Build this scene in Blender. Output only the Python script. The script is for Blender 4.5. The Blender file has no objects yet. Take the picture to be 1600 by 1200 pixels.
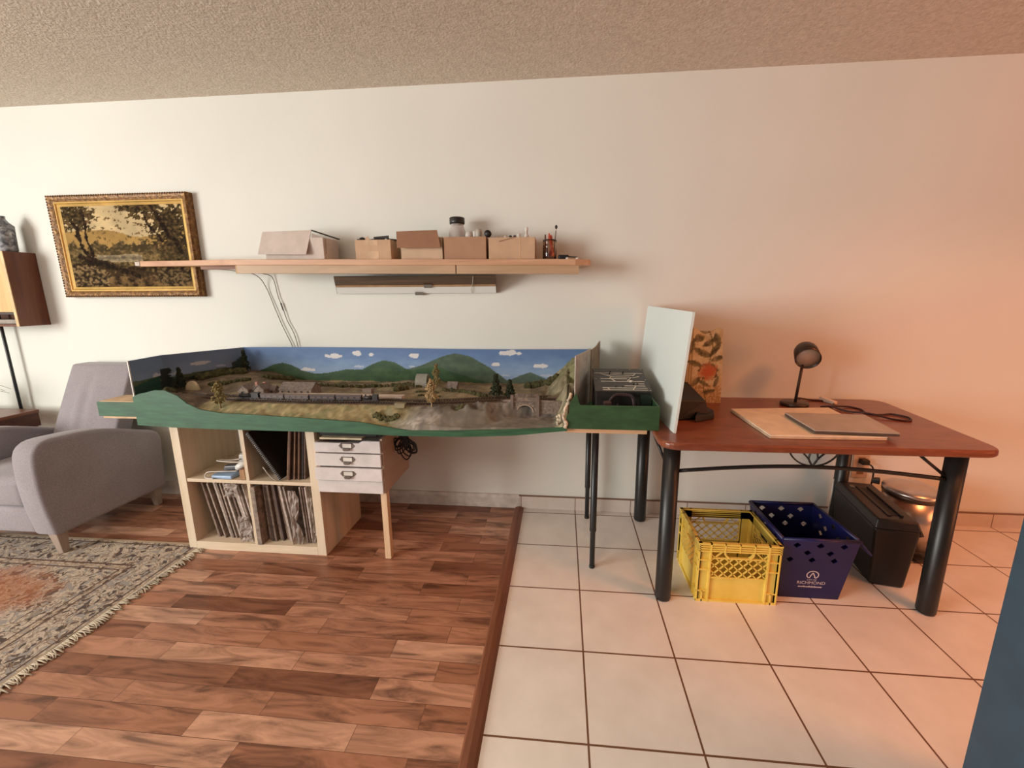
import bpy, bmesh, math, random
import numpy as np
from mathutils import Vector, Matrix, noise
random.seed(7)
COL = bpy.context.scene.collection
PI = math.pi
def lin(c):
    c = c / 255.0
    return c / 12.92 if c <= 0.04045 else ((c + 0.055) / 1.055) ** 2.4
def L3(rgb): return tuple(lin(v) for v in rgb)
# ---------------------------------------------------------------- materials
class NT:
    def __init__(s, name):
        s.m = bpy.data.materials.new(name); s.m.use_nodes = True
        s.n = s.m.node_tree.nodes; s.l = s.m.node_tree.links
        s.b = s.n['Principled BSDF']
    def add(s, t, **kw):
        x = s.n.new(t)
        for k, v in kw.items(): setattr(x, k, v)
        return x
    def link(s, a, b): s.l.new(a, b)
    def coord(s, scale=(1, 1, 1), kind='Object', rot=(0, 0, 0)):
        t = s.add('ShaderNodeTexCoord'); mp = s.add('ShaderNodeMapping')
        mp.inputs['Scale'].default_value = scale; mp.inputs['Rotation'].default_value = rot
        s.link(t.outputs[kind], mp.inputs['Vector']); return mp.outputs['Vector']
    def world(s, scale=(1, 1, 1)):
        t = s.add('ShaderNodeNewGeometry'); mp = s.add('ShaderNodeMapping')
        mp.inputs['Scale'].default_value = scale
        s.link(t.outputs['Position'], mp.inputs['Vector']); return mp.outputs['Vector']
    def noise(s, vec, scale=5, detail=3, rough=0.55, dist=0):
        x = s.add('ShaderNodeTexNoise'); s.link(vec, x.inputs['Vector'])
        x.inputs['Scale'].default_value = scale; x.inputs['Detail'].default_value = detail
        x.inputs['Roughness'].default_value = rough; x.inputs['Distortion'].default_value = dist
        return x.outputs['Fac']
    def ramp(s, fac, stops):
        r = s.add('ShaderNodeValToRGB'); s.link(fac, r.inputs['Fac'])
        e = r.color_ramp.elements
        while len(e) < len(stops): e.new(0.5)
        for k, (p, c) in enumerate(stops):
            e[k].position = p; e[k].color = (*L3(c), 1)
        return r.outputs['Color']
    def mix(s, fac, a, b, mode='MIX'):
        x = s.add('ShaderNodeMix', data_type='RGBA', blend_type=mode)
        if hasattr(fac, 'node'): s.link(fac, x.inputs[0])
        else: x.inputs[0].default_value = fac
        for i, v in ((6, a), (7, b)):
            if hasattr(v, 'node'): s.link(v, x.inputs[i])
            else: x.inputs[i].default_value = (*v, 1)
        return x.outputs[2]
    def math(s, op, a, b=None, c=None):
        x = s.add('ShaderNodeMath', operation=op)
        for i, v in enumerate((a, b, c)):
            if v is None: continue
            if hasattr(v, 'node'): s.link(v, x.inputs[i])
            else: x.inputs[i].default_value = v
        return x.outputs[0]
    def bump(s, h, strength=0.2, dist=0.01):
        x = s.add('ShaderNodeBump'); s.link(h, x.inputs['Height'])
        x.inputs['Strength'].default_value = strength; x.inputs['Distance'].default_value = dist
        s.link(x.outputs['Normal'], s.b.inputs['Normal'])
    def base(s, c):
        if hasattr(c, 'node'): s.link(c, s.b.inputs['Base Color'])
        else: s.b.inputs['Base Color'].default_value = (*c, 1)
    def set(s, rough=0.5, metal=0.0, **kw):
        s.b.inputs['Roughness'].default_value = rough; s.b.inputs['Metallic'].default_value = metal
        for k, v in kw.items(): s.b.inputs[k].default_value = v
        return s.m
_M = {}
def M(name, rgb, rough=0.6, metal=0.0, var=0.06, scale=14, bump=0.0, **kw):
    """plain surface with a little procedural unevenness"""
    if name in _M: return _M[name]
    t = NT(name); v = t.coord()
    f = t.noise(v, scale, 3)
    a = tuple(max(0, c * (1 - var * 2)) for c in rgb); b = tuple(min(255, c * (1 + var)) for c in rgb)
    t.base(t.ramp(f, [(0.3, a), (0.7, b)]))
    if bump: t.bump(t.noise(v, scale * 12, 2), bump, 0.002)
    _M[name] = t.set(rough, metal, **kw); return _M[name]
def wood(name, c1, c2, rough=0.45, axis='x', scale=1.0, bump=0.0):
    if name in _M: return _M[name]
    t = NT(name)
    sc = {'x': (1.2, 14, 14), 'y': (14, 1.2, 14), 'z': (14, 14, 1.2)}[axis]
    v = t.coord(tuple(k * scale for k in sc))
    f = t.noise(v, 2.2, 5, 0.6, 0.6)
    t.base(t.ramp(f, [(0.32, c1), (0.68, c2)]))
    _M[name] = t.set(rough); return _M[name]
def vcol(name, rough=0.7, bump=0.0, bscale=200, **kw):
    if name in _M: return _M[name]
    t = NT(name); a = t.add('ShaderNodeVertexColor', layer_name='Col'); t.base(a.outputs['Color'])
    if bump: t.bump(t.noise(t.coord(), bscale, 3), bump, 0.003)
    _M[name] = t.set(rough, **kw); return _M[name]
def glass(name, rgb=(235, 240, 238), rough=0.03, ior=1.45):
    if name in _M: return _M[name]
    t = NT(name); t.base(L3(rgb)); _M[name] = t.set(rough, 0, **{'Transmission Weight': 1.0, 'IOR': ior}); return _M[name]
# ---------------------------------------------------------------- mesh builder
class MB:
    def __init__(s): s.v = []; s.f = []; s.c = None; s.sm = []
    def add(s, verts, faces, mat=None, smooth=False):
        o = len(s.v)
        for p in verts:
            p = Vector(p)
            s.v.append(tuple(mat @ p) if mat else tuple(p))
        for f in faces:
            s.f.append(tuple(i + o for i in f)); s.sm.append(smooth)
        return s
    def box(s, x0, x1, y0, y1, z0, z1, mat=None):
        v = [(x0, y0, z0), (x1, y0, z0), (x1, y1, z0), (x0, y1, z0), (x0, y0, z1), (x1, y0, z1), (x1, y1, z1), (x0, y1, z1)]
        f = [(0, 3, 2, 1), (4, 5, 6, 7), (0, 1, 5, 4), (1, 2, 6, 5), (2, 3, 7, 6), (3, 0, 4, 7)]
        return s.add(v, f, mat)
    def hexa(s, b, t):
        """8 corners: bottom four then top four, both counter-clockwise from above"""
        return s.add(list(b) + list(t), [(0, 3, 2, 1), (4, 5, 6, 7), (0, 1, 5, 4), (1, 2, 6, 5), (2, 3, 7, 6), (3, 0, 4, 7)])
    def prism(s, poly, axis, a, b):
        """extrude a 2-D outline along an axis ('x': poly is (y,z); 'y': (x,z); 'z': (x,y))"""
        n = len(poly)
        def P(p, t): return {'x': (t, p[0], p[1]), 'y': (p[0], t, p[1]), 'z': (p[0], p[1], t)}[axis]
        v = [P(p, a) for p in poly] + [P(p, b) for p in poly]
        f = [tuple(range(n)), tuple(range(2 * n - 1, n - 1, -1))]
        f += [(i, i + n, (i + 1) % n + n, (i + 1) % n) for i in range(n)]
        return s.add(v, f)
    def lathe(s, prof, c=(0, 0, 0), n=28, mat=None, smooth=True, cap=True):
        """profile of (r,z) around a vertical axis through c"""
        v = []; f = []
        for r, z in prof:
            for k in range(n):
                a = 2 * PI * k / n; v.append((c[0] + r * math.cos(a), c[1] + r * math.sin(a), c[2] + z))
        for i in range(len(prof) - 1):
            for k in range(n):
                k2 = (k + 1) % n; f.append((i * n + k, i * n + k2, (i + 1) * n + k2, (i + 1) * n + k))
        s.add(v, f, mat, smooth)
        if cap:
            o = len(s.v) - len(v)
            for i, rev in ((0, True), (len(prof) - 1, False)):
                if prof[i][0] > 1e-5:
                    q = [o + i * n + k for k in range(n)]
                    s.f.append(tuple(reversed(q)) if rev else tuple(q)); s.sm.append(False)
        return s
    def cyl(s, a, b, r, r2=None, n=16, smooth=True):
        a = Vector(a); b = Vector(b); d = (b - a); L = d.length
        m = Matrix.Translation(a) @ d.to_track_quat('Z', 'Y').to_matrix().to_4x4()
        return s.lathe([(r, 0), (r if r2 is None else r2, L)], n=n, mat=m, smooth=smooth)
    def tube(s, pts, r, n=8, flat=None, closed=False):
        """swept round (or flattened) bar along points"""
        P = [Vector(p) for p in pts]; m = len(P); v = []; f = []
        up = None
        for i in range(m):
            a = P[i - 1] if (i > 0 or closed) else P[i]; b = P[(i + 1) % m] if (i < m - 1 or closed) else P[i]
            t = (b - a).normalized()
            if up is None:
                up = Vector((0, 0, 1)) if abs(t.z) < 0.9 else Vector((0, 1, 0))
            x = t.cross(up)
            if x.length < 1e-4: x = t.orthogonal()
            x.normalize(); y = x.cross(t).normalized(); up = y
            rr = r[i] if hasattr(r, '__len__') else r
            for k in range(n):
                an = 2 * PI * k / n
                v.append(tuple(P[i] + x * (rr * math.cos(an)) + y * ((flat or rr) * math.sin(an))))
        for i in range(m if closed else m - 1):
            j = (i + 1) % m
            for k in range(n):
                k2 = (k + 1) % n; f.append((i * n + k, j * n + k, j * n + k2, i * n + k2))
        if not closed:
            f.append(tuple(range(n))); f.append(tuple((m - 1) * n + k for k in reversed(range(n))))
        return s.add(v, f, None, True)
    def grid(s, nu, nv, fn, keep=None, smooth=False):
        v = [fn(i / nu, j / nv) for j in range(nv + 1) for i in range(nu + 1)]
        f = []
        for j in range(nv):
            for i in range(nu):
                if keep and not keep((i + .5) / nu, (j + .5) / nv): continue
                a = j * (nu + 1) + i; f.append((a, a + 1, a + nu + 2, a + nu + 1))
        return s.add(v, f, None, smooth)
    def build(s, name, mat, parent=None, bevel=0, seg=2, origin=None, smooth=False, solid=0, subd=0, cols=None, auto=None):
        vs = [Vector(p) for p in s.v]
        me = bpy.data.meshes.new(name)
        ob = bpy.data.objects.new(name, me); COL.objects.link(ob)
        if parent is not None:
            inv = _MT[parent.name].inverted(); vs = [inv @ p for p in vs]
            ob.parent = parent; _MT[ob.name] = _MT[parent.name]
        else:
            if origin is None:
                xs = [p.x for p in vs]; ys = [p.y for p in vs]; zs = [p.z for p in vs]
                origin = ((min(xs) + max(xs)) / 2, (min(ys) + max(ys)) / 2, min(zs))
            origin = Vector(origin); vs = [p - origin for p in vs]
            ob.location = origin; _MT[ob.name] = Matrix.Translation(origin)
        me.from_pydata([tuple(p) for p in vs], [], s.f)
        if cols is not None:
            a = me.color_attributes.new('Col', 'FLOAT_COLOR', 'POINT')
            flat = np.ones((len(vs), 4), dtype=np.float32); flat[:, :3] = np.asarray(cols, dtype=np.float32)
            a.data.foreach_set('color', flat.ravel())
        bm = bmesh.new(); bm.from_mesh(me); bmesh.ops.recalc_face_normals(bm, faces=bm.faces[:]); bm.to_mesh(me); bm.free()
        me.polygons.foreach_set('use_smooth', [bool(smooth or k) for k in s.sm]) if len(me.polygons) == len(s.sm) else None
        me.materials.append(mat)
        if solid:
            d = ob.modifiers.new('Solid', 'SOLIDIFY'); d.thickness = solid; d.offset = 0
        if bevel:
            d = ob.modifiers.new('Bevel', 'BEVEL'); d.width = bevel; d.segments = seg; d.limit_method = 'ANGLE'; d.angle_limit = math.radians(40)
            d.harden_normals = False
        if subd:
            d = ob.modifiers.new('Sub', 'SUBSURF'); d.levels = subd; d.render_levels = subd
        return ob
_MT = {}
def thing(name, label, cat, loc, rz=0, group=None):
    o = bpy.data.objects.new(name, None); COL.objects.link(o)
    o.empty_display_size = 0.05
    o.location = loc; o.rotation_euler = (0, 0, rz)
    _MT[o.name] = Matrix.Translation(Vector(loc)) @ Matrix.Rotation(rz, 4, 'Z')
    return tag(o, label, cat, group)
def tag(o, label, cat, group=None, kind=None):
    o['label'] = label
    if cat: o['category'] = cat
    if group: o['group'] = group
    if kind: o['kind'] = kind
    return o
def struct(o, label=None):
    o['kind'] = 'structure'
    if label: o['label'] = label
    return o
def fbm(x, y, z=0.0, o=4):
    return noise.fractal(Vector((x, y, z)), 1.0, 2.0, o)
def rounded(poly, r, n=5):
    """round the corners of a 2-D polygon"""
    out = []; m = len(poly)
    for i in range(m):
        p = Vector(poly[i]); a = Vector(poly[i - 1]); b = Vector(poly[(i + 1) % m])
        rr = r[i] if hasattr(r, '__len__') else r
        p0 = p + (a - p).normalized() * rr; p1 = p + (b - p).normalized() * rr
        for k in range(n + 1):
            t = k / n
            q = p0 * (1 - t) ** 2 + p * 2 * t * (1 - t) + p1 * t * t
            out.append((q.x, q.y))
    return out
def smoothpath(pts, n=6):
    """Catmull-Rom through points"""
    P = [Vector(p) for p in pts]; out = []
    for i in range(len(P) - 1):
        a = P[max(0, i - 1)]; b = P[i]; c = P[i + 1]; d = P[min(len(P) - 1, i + 2)]
        for k in range(n):
            t = k / n
            out.append(0.5 * ((2 * b) + (c - a) * t + (2 * a - 5 * b + 4 * c - d) * t * t + (3 * b - a - 3 * c + d) * t ** 3))
    out.append(P[-1]); return [tuple(p) for p in out]
# ================================================================ ROOM
def room():
    # back wall
    t = NT('wall_paint'); v = t.world()
    t.base(t.ramp(t.noise(v, 1.3, 2), [(0.3, (223, 224, 216)), (0.7, (229, 230, 222))]))
    t.bump(t.noise(v, 140, 3), 0.06, 0.002); wallm = t.set(0.75)
    struct(MB().box(-6.2, 3.6, 0, 0.12, 0, 2.39).build('wall_back', wallm), 'off white painted wall behind everything')
    # stippled ceiling
    t = NT('stipple_ceiling'); v = t.world()
    t.base(t.ramp(t.noise(v, 60, 3), [(0.3, (206, 194, 178)), (0.7, (230, 220, 206))]))
    t.bump(t.noise(v, 90, 4), 0.8, 0.01); cm = t.set(0.9)
    struct(MB().box(-6.2, 3.6, -4.6, 0.12, 2.39, 2.47).build('ceiling', cm), 'rough stippled beige ceiling')
    # laminate: rows of short staves along x
    t = NT('laminate'); v = t.world()
    br = t.add('ShaderNodeTexBrick'); t.link(v, br.inputs['Vector'])
    br.offset = 0.37; br.offset_frequency = 2; br.squash = 1; br.squash_frequency = 1
    br.inputs['Scale'].default_value = 1; br.inputs['Brick Width'].default_value = 0.52; br.inputs['Row Height'].default_value = 0.082
    br.inputs['Mortar Size'].default_value = 0.0008; br.inputs['Mortar Smooth'].default_value = 0.2; br.inputs['Bias'].default_value = 0.0
    br.inputs['Color1'].default_value = (0, 0, 0, 1); br.inputs['Color2'].default_value = (1, 1, 1, 1); br.inputs['Mortar'].default_value = (0.2, 0.2, 0.2, 1)
    sep = t.add('ShaderNodeSeparateColor'); t.link(br.outputs['Color'], sep.inputs[0])
    # each stave shifts its own grain
    comb = t.add('ShaderNodeVectorMath', operation='ADD')
    mp = t.world((2.0, 12, 1)); t.link(mp, comb.inputs[0])
    cx = t.add('ShaderNodeCombineXYZ'); t.link(t.math('MULTIPLY', sep.outputs[0], 37.0), cx.inputs[0]); t.link(t.math('MULTIPLY', sep.outputs[0], 11.0), cx.inputs[2])
    t.link(cx.outputs[0], comb.inputs[1])
    g = t.noise(comb.outputs[0], 1.7, 6, 0.6, 1.2)
    tone = t.ramp(sep.outputs[0], [(0.0, (136, 90, 68)), (0.35, (166, 116, 90)), (0.7, (188, 138, 112)), (1.0, (212, 168, 142))])
    grain = t.ramp(g, [(0.34, (98, 76, 66)), (0.45, (196, 184, 176)), (0.60, (252, 246, 240))])
    c = t.mix(0.75, tone, grain, 'MULTIPLY')
    c = t.mix(br.outputs['Fac'], c, L3((88, 54, 38)))
    t.base(c); fm = t.set(0.33, **{'Specular IOR Level': 0.45})
    struct(MB().box(-6.2, -0.335, -4.6, 0.0, -0.1, 0.0).build('floor', fm), 'brown laminate floor of staggered staves')
    # tiles 333 mm with dark grout
    t = NT('floor_tiles'); v = t.world()
    sp = t.add('ShaderNodeSeparateXYZ'); t.link(v, sp.inputs[0])
    def line(o, off):
        a = t.math('ADD', o, off); a = t.math('DIVIDE', a, 0.333); a = t.math('FRACT', a)
        a = t.math('SUBTRACT', a, 0.5); a = t.math('ABSOLUTE', a)
        return t.math('GREATER_THAN', a, 0.5 - 0.0095)
    gr = t.math('MAXIMUM', line(sp.outputs[0], 3.33), line(sp.outputs[1], 3.33 + 0.06 + 0.333))
    n = t.noise(v, 7, 4)
    c = t.ramp(n, [(0.3, (224, 216, 208)), (0.7, (236, 229, 222))])
    c = t.mix(gr, c, L3((112, 76, 54)))
    t.base(c); t.bump(t.math('SUBTRACT', 1.0, gr), 0.4, 0.002)
    tm = t.set(0.35)
    struct(MB().box(-0.335, 3.6, -4.6, 0.0, -0.1, 0.0).build('floor.001', tm), 'pale square floor tiles with dark grout lines')
    # threshold strip between laminate and tile
    tr = wood('threshold_wood', (104, 62, 42), (132, 82, 58), 0.4, 'y')
    struct(MB().prism([(-0.372, 0.0), (-0.365, 0.009), (-0.345, 0.013), (-0.326, 0.009), (-0.316, 0.0)], 'y', -4.6, -0.015).build('trim_1', tr), 'brown wooden threshold strip between laminate and tiles')
    # skirtings
    wb = M('white_skirting', (214, 204, 194), 0.5)
    struct(MB().prism([(0.0, 0.0), (-0.014, 0.0), (-0.014, 0.066), (-0.009, 0.084), (0.0, 0.088)], 'x', -6.2, -0.345).build('baseboard_left', wb), 'white painted skirting above the laminate')
    t = NT('tile_skirting'); v = t.world(); sp = t.add('ShaderNodeSeparateXYZ'); t.link(v, sp.inputs[0])
    a = t.math('FRACT', t.math('DIVIDE', t.math('ADD', sp.outputs[0], 3.33), 0.333)); a = t.math('ABSOLUTE', t.math('SUBTRACT', a, 0.5))
    j = t.math('GREATER_THAN', a, 0.493)
    topl = t.math('GREATER_THAN', sp.outputs[2], 0.078)
    c = t.mix(t.math('MAXIMUM', j, topl), t.ramp(t.noise(v, 9, 3), [(0.3, (205, 192, 180)), (0.7, (216, 204, 194))]), L3((128, 96, 76)))
    t.base(c); sm = t.set(0.4)
    struct(MB().box(-0.345, 3.6, -0.012, 0, 0.0, 0.084).build('baseboard_right', sm), 'pale tile skirting above the tiled floor')
    # dark teal wall end beside the camera
    tw = M('teal_paint', (50, 72, 88), 0.6, var=0.03)
    struct(MB().box(1.0, 1.12, -4.6, -1.4, 0, 2.39).build('wall_right', tw), 'dark teal painted end of a partition wall')
room()
# ================================================================ LEFT END: painting, wall cabinet, side table, armchair, rug
def img_mesh(nu, nv, fn, colfn):
    mb = MB(); mb.grid(nu, nv, fn)
    cols = [L3(colfn(i / nu, j / nv)) for j in range(nv + 1) for i in range(nu + 1)]
    return mb, cols
def mixc(a, b, t):
    t = max(0, min(1, t)); return tuple(a[k] + (b[k] - a[k]) * t for k in range(3))
def painting():
    x0, x1, z0, z1 = -3.139, -2.238, 1.304, 1.893
    t = thing('framed_painting', 'framed landscape painting in a carved gilt frame left of the wall shelf', 'painting', ((x0 + x1) / 2, 0, z0))
    fr = NT('carved_gilt'); v = fr.coord((1, 1, 1))
    n = fr.noise(v, 55, 3)
    fr.base(fr.ramp(n, [(0.3, (92, 62, 32)), (0.55, (132, 94, 50)), (0.75, (166, 126, 72))])); fr.bump(n, 0.9, 0.006)
    frm = fr.set(0.42, 0.25)
    w = 0.052
    def ring(mb, a, b, ya, yb):
        """a mitred ring between inset a (depth ya) and inset b (depth yb)"""
        def q(d, y): return [(x0 + d, y, z0 + d), (x1 - d, y, z0 + d), (x1 - d, y, z1 - d), (x0 + d, y, z1 - d)]
        mb.add(q(a, ya) + q(b, yb), [(i, (i + 1) % 4, (i + 1) % 4 + 4, i + 4) for i in range(4)])
    mb = MB(); ring(mb, 0, 0, -0.001, -0.034); ring(mb, 0, 0.008, -0.034, -0.045); ring(mb, 0.008, 0.022, -0.045, -0.041)
    ring(mb, 0.022, 0.036, -0.041, -0.034)
    mb.box(x0 + .004, x1 - .004, -0.006, -0.001, z0 + .004, z1 - .004)
    f = mb.build('frame', frm, t)
    # carved knobs along the outer edge
    kn = MB(); R = random.Random(3)
    def knob(x, z):
        kn.lathe([(0.0, -0.006), (0.006, -0.003), (0.0075, 0.001), (0.0, 0.007)], (0, 0, 0), 6, Matrix.Translation((x, -0.042, z)) @ Matrix.Rotation(PI / 2, 4, 'X'))
    nx = 58; nz = 38
    for i in range(nx):
        x = x0 + .006 + (x1 - x0 - .012) * i / (nx - 1)
        knob(x, z0 + .006); knob(x, z1 - .006)
    for i in range(1, nz - 1):
        z = z0 + .006 + (z1 - z0 - .012) * i / (nz - 1); knob(x0 + .006, z); knob(x1 - .006, z)
    kn.build('carving', frm, f)
    gm = M('gold_slip', (226, 188, 112), 0.3, 0.35, var=0.05)
    g = MB(); ring(g, 0.036, 0.044, -0.034, -0.036); ring(g, 0.044, 0.048, -0.036, -0.028); ring(g, 0.048, 0.062, -0.03, -0.022)
    g.build('gilt_slip', gm, t)
    d = 0.061; X0, X1, Z0, Z1 = x0 + d, x1 - d, z0 + d, z1 - d
    def col(u, v):
        n1 = fbm(u * 5, v * 5, 1.3); n2 = fbm(u * 17, v * 17, 7.1); n3 = fbm(u * 40, v * 34, 3.3, 3)
        sky = mixc((196, 184, 158), (222, 206, 172), 0.5 + n1 * .9)
        c = sky
        hill = 0.66 + 0.05 * math.sin(u * 7 + .5) + 0.05 * math.exp(-((u - .42) / .12) ** 2) + n2 * .012
        if v < hill: c = mixc((204, 172, 112), (178, 150, 98), 0.5 + n1 + (hill - v) * 2)
        tl = 0.53 + n2 * .05 + 0.03 * math.sin(u * 31)
        if v < tl: c = mixc((96, 84, 58), (168, 146, 104), 0.45 + n3 * 1.2 + n1)
        if 0.31 < v < 0.40 + n1 * .02 and 0.16 < u < 0.62:
            c = mixc((110, 104, 96), (196, 184, 158), 0.35 + n3 * .5 + 1.6 * abs(v - .36) / .06 * .4)
        gl = 0.30 + n1 * .04 + 0.04 * math.sin(u * 9)
        if v < gl: c = mixc((60, 46, 30), (134, 110, 76), 0.35 + n3 * .9 + n2)
        pathy = 0.10 + (1 - u) * 0.30 - 0.1
        if abs(v - (0.27 - u * .22)) < 0.035 + .05 * u and u > .15: c = mixc(c, (92, 72, 50), .7)
        if v < .13 and u > .28: c = mixc(c, (156, 128, 90), .55 + n2)
        # leafy masses left and right
        lm = max(0, 1 - ((u - 0.1) / .22) ** 2 - ((v - .9) / .26) ** 2) + n3 * .75 + n2 * .5
        rm = max(0, 1 - ((u - .9) / .27) ** 2 - ((v - .72) / .5) ** 2) + n3 * .7 + n2 * .5
        tm = max(0, 1 - ((u - .68) / .28) ** 2 - ((v - 1.0) / .2) ** 2) + n3 * .7 + n2 * .5
        for m_ in (lm, rm, tm):
            if m_ > .42: c = mixc((64, 54, 36), (136, 114, 78), .42 + n3 * 1.1)
        bl = max(0, 1 - ((u - .12) / .24) ** 2 - ((v - .13) / .17) ** 2)
        if bl + n3 * .4 > .35: c = mixc((66, 54, 38), (168, 146, 110), .45 + n3 * 1.5)
        bb = max(0, 1 - ((u - .86) / .2) ** 2 - ((v - .12) / .18) ** 2)
        if bb + n3 * .4 > .4: c = mixc((70, 58, 42), (154, 132, 100), .4 + n3 * 1.5)
        # trunks
        for (a, b, w_) in (((.74, 1.0), (.95, .42), .018), ((.64, .98), (.8, .55), .011), ((.17, .92), (.19, .35), .012), ((.08, .8), (.17, .3), .02), ((.1, .38), (.55, .14), .03)):
            ax, ay = a; bx, by = b; tt = max(0, min(1, ((u - ax) * (bx - ax) + (v - ay) * (by - ay)) / ((bx - ax) ** 2 + (by - ay) ** 2)))
            dx = u - (ax + tt * (bx - ax)) - .012 * math.sin(tt * 9); dy = v - (ay + tt * (by - ay))
            if math.hypot(dx, dy) < w_ * (1 + n2): c = mixc((44, 32, 22), (92, 70, 48), .4 + n3)
        q = sum(c) / 3; k = .62 + .5 * q / 200; c = (c[0] * .82 * k, c[1] * .78 * k, c[2] * .70 * k)
        return tuple(max(8, min(250, k)) for k in c)
    mb, cols = img_mesh(150, 104, lambda u, v: (X0 + (X1 - X0) * u, -0.024, Z0 + (Z1 - Z0) * v), col)
    mb.build('canvas', vcol('canvas_paint', 0.8, 0.1, 300, **{'Specular IOR Level': .08}), t, cols=cols)
painting()

def wall_cabinet():
    x1 = -3.34; x0 = -3.95; d = 0.158; z0, z1 = 1.133, 1.572
    t = thing('wall_cabinet', 'shallow brown wooden wall cabinet with tan front at the left edge', 'cabinet', ((x0 + x1) / 2, 0, z0))
    w = wood('cabinet_walnut', (92, 50, 28), (120, 68, 38), 0.4, 'z')
    b = MB(); s = 0.014
    b.box(x1 - s, x1, -d, -.001, z0, z1); b.box(x0, x0 + s, -d, -.001, z0, z1); b.box(x0 + s, x1 - s, -d, -.001, z1 - s, z1); b.box(x0 + s, x1 - s, -d, -.001, z0, z0 + s)
    b.box(x0 + s, x1 - s, -.012, -.001, z0 + s, z1 - s)
    b.build('body', w, t, bevel=.0015)
    e = M('cabinet_edge', (222, 190, 140), 0.4)
    MB().box(x1 - .018, x1 - .0005, -d - .004, -d, z0, z1).build('edge_strip', e, t)
    MB().box(x0 + s, x1 - .02, -d + .006, -d + .016, z0 + .085, z1 - s).build('door', wood('cabinet_maple', (206, 166, 108), (224, 188, 130), 0.4, 'z'), t, bevel=.002)
    MB().box(x0 + s, x1 - .02, -d + .004, -d + .03, z0 + .072, z0 + .084).build('rail', M('cabinet_rail', (60, 44, 34), .5), t)
    # things lying in the open slot
    o = MB().box(-3.72, -3.38, -.13, -.03, z0 + s, z0 + .04).build('book', M('slot_book', (150, 140, 128), .6), bevel=.003)
    tag(o, 'pale book lying in the open slot under the tan cabinet front', 'book')
    j = MB().lathe([(0.0, 0), (.042, 0), (.046, .01), (.048, .1), (.05, .15), (.03, .172), (.02, .19), (.022, .205), (0, .207)], (-3.405, -.088, z1), 24)
    n = NT('grey_swirl_glaze'); n.base(n.ramp(n.noise(n.coord(), 26, 4, .6, 1.0), [(.35, (60, 64, 70)), (.5, (128, 132, 138)), (.68, (206, 208, 210))]))
    tag(j.build('vase', n.set(.15)), 'grey swirled glass vase on top of the brown wall cabinet', 'vase')
wall_cabinet()

def side_table():
    x1, x0, y0, y1, zt = -3.43, -3.98, -.52, -.10, .60
    t = thing('side_table', 'brown wooden side table behind the grey armchair', 'table', ((x0 + x1) / 2, (y0 + y1) / 2, 0))
    w = wood('table_walnut', (96, 54, 34), (128, 76, 50), .3, 'y')
    MB().box(x0, x1, y0, y1, zt - .022, zt).build('tabletop', w, t, bevel=.003)
    MB().box(x0 + .008, x1 - .004, y0 + .008, y1 - .004, zt - .105, zt - .022).build('apron', wood('apron_walnut', (74, 38, 26), (98, 54, 36), .4, 'y'), t)
    for x in (x0 + .03, x1 - .03):
        for y in (y0 + .03, y1 - .03):
            MB().cyl((x, y, 0), (x, y, zt - .1), .016, .022).build('leg', w, t)
    # pole of a floor lamp between the table and the wall
    l = thing('floor_lamp', 'thin black lamp pole standing behind the side table', 'lamp', (-3.63, -.052, 0))
    bm = M('black_pole', (30, 30, 32), .4)
    MB().lathe([(0, 0), (.04, 0), (.04, .012), (.012, .02), (0, .02)], (-3.63, -.052, 0)).build('base', bm, l)
    MB().cyl((-3.63, -.052, .015), (-3.63, -.052, 1.62), .0085).build('pole', bm, l)
    s = MB().lathe([(.03, 0), (.045, .11)], (-3.63, -.052, 1.60), 24, cap=False).build('lamp_shade', M('lamp_shade_black', (40, 40, 42), .5), l, solid=.002)
    # plant
    p = thing('potted_plant', 'potted plant with thin drooping leaves on the side table', 'plant', (-3.80, -.26, zt))
    MB().lathe([(0, 0), (.045, 0), (.062, .1), (.056, .1), (.05, .085), (0, .085)], (-3.80, -.26, zt)).build('pot', M('pot_grey', (170, 166, 158), .5), p)
    lf = MB(); R = random.Random(11)
    for k in range(26):
        a = R.uniform(0, 2 * PI) if k > 9 else R.uniform(-.9, .6); le = R.uniform(.16, .27); h = R.uniform(.03, .11)
        pts = []
        for q in range(8):
            u = q / 7; r = le * u; z = zt + .085 + h * math.sin(u * 2.5) * 1.3 - .03 * u * u
            pts.append((-3.80 + r * math.cos(a), -.26 + r * math.sin(a), z))
        lf.tube(pts, [.0045 * (1 - .85 * abs(q / 7 - .35)) for q in range(8)], 5, flat=.0012)
    lf.build('leaves', M('leaf_olive', (104, 108, 70), .6), p)
side_table()

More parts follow.
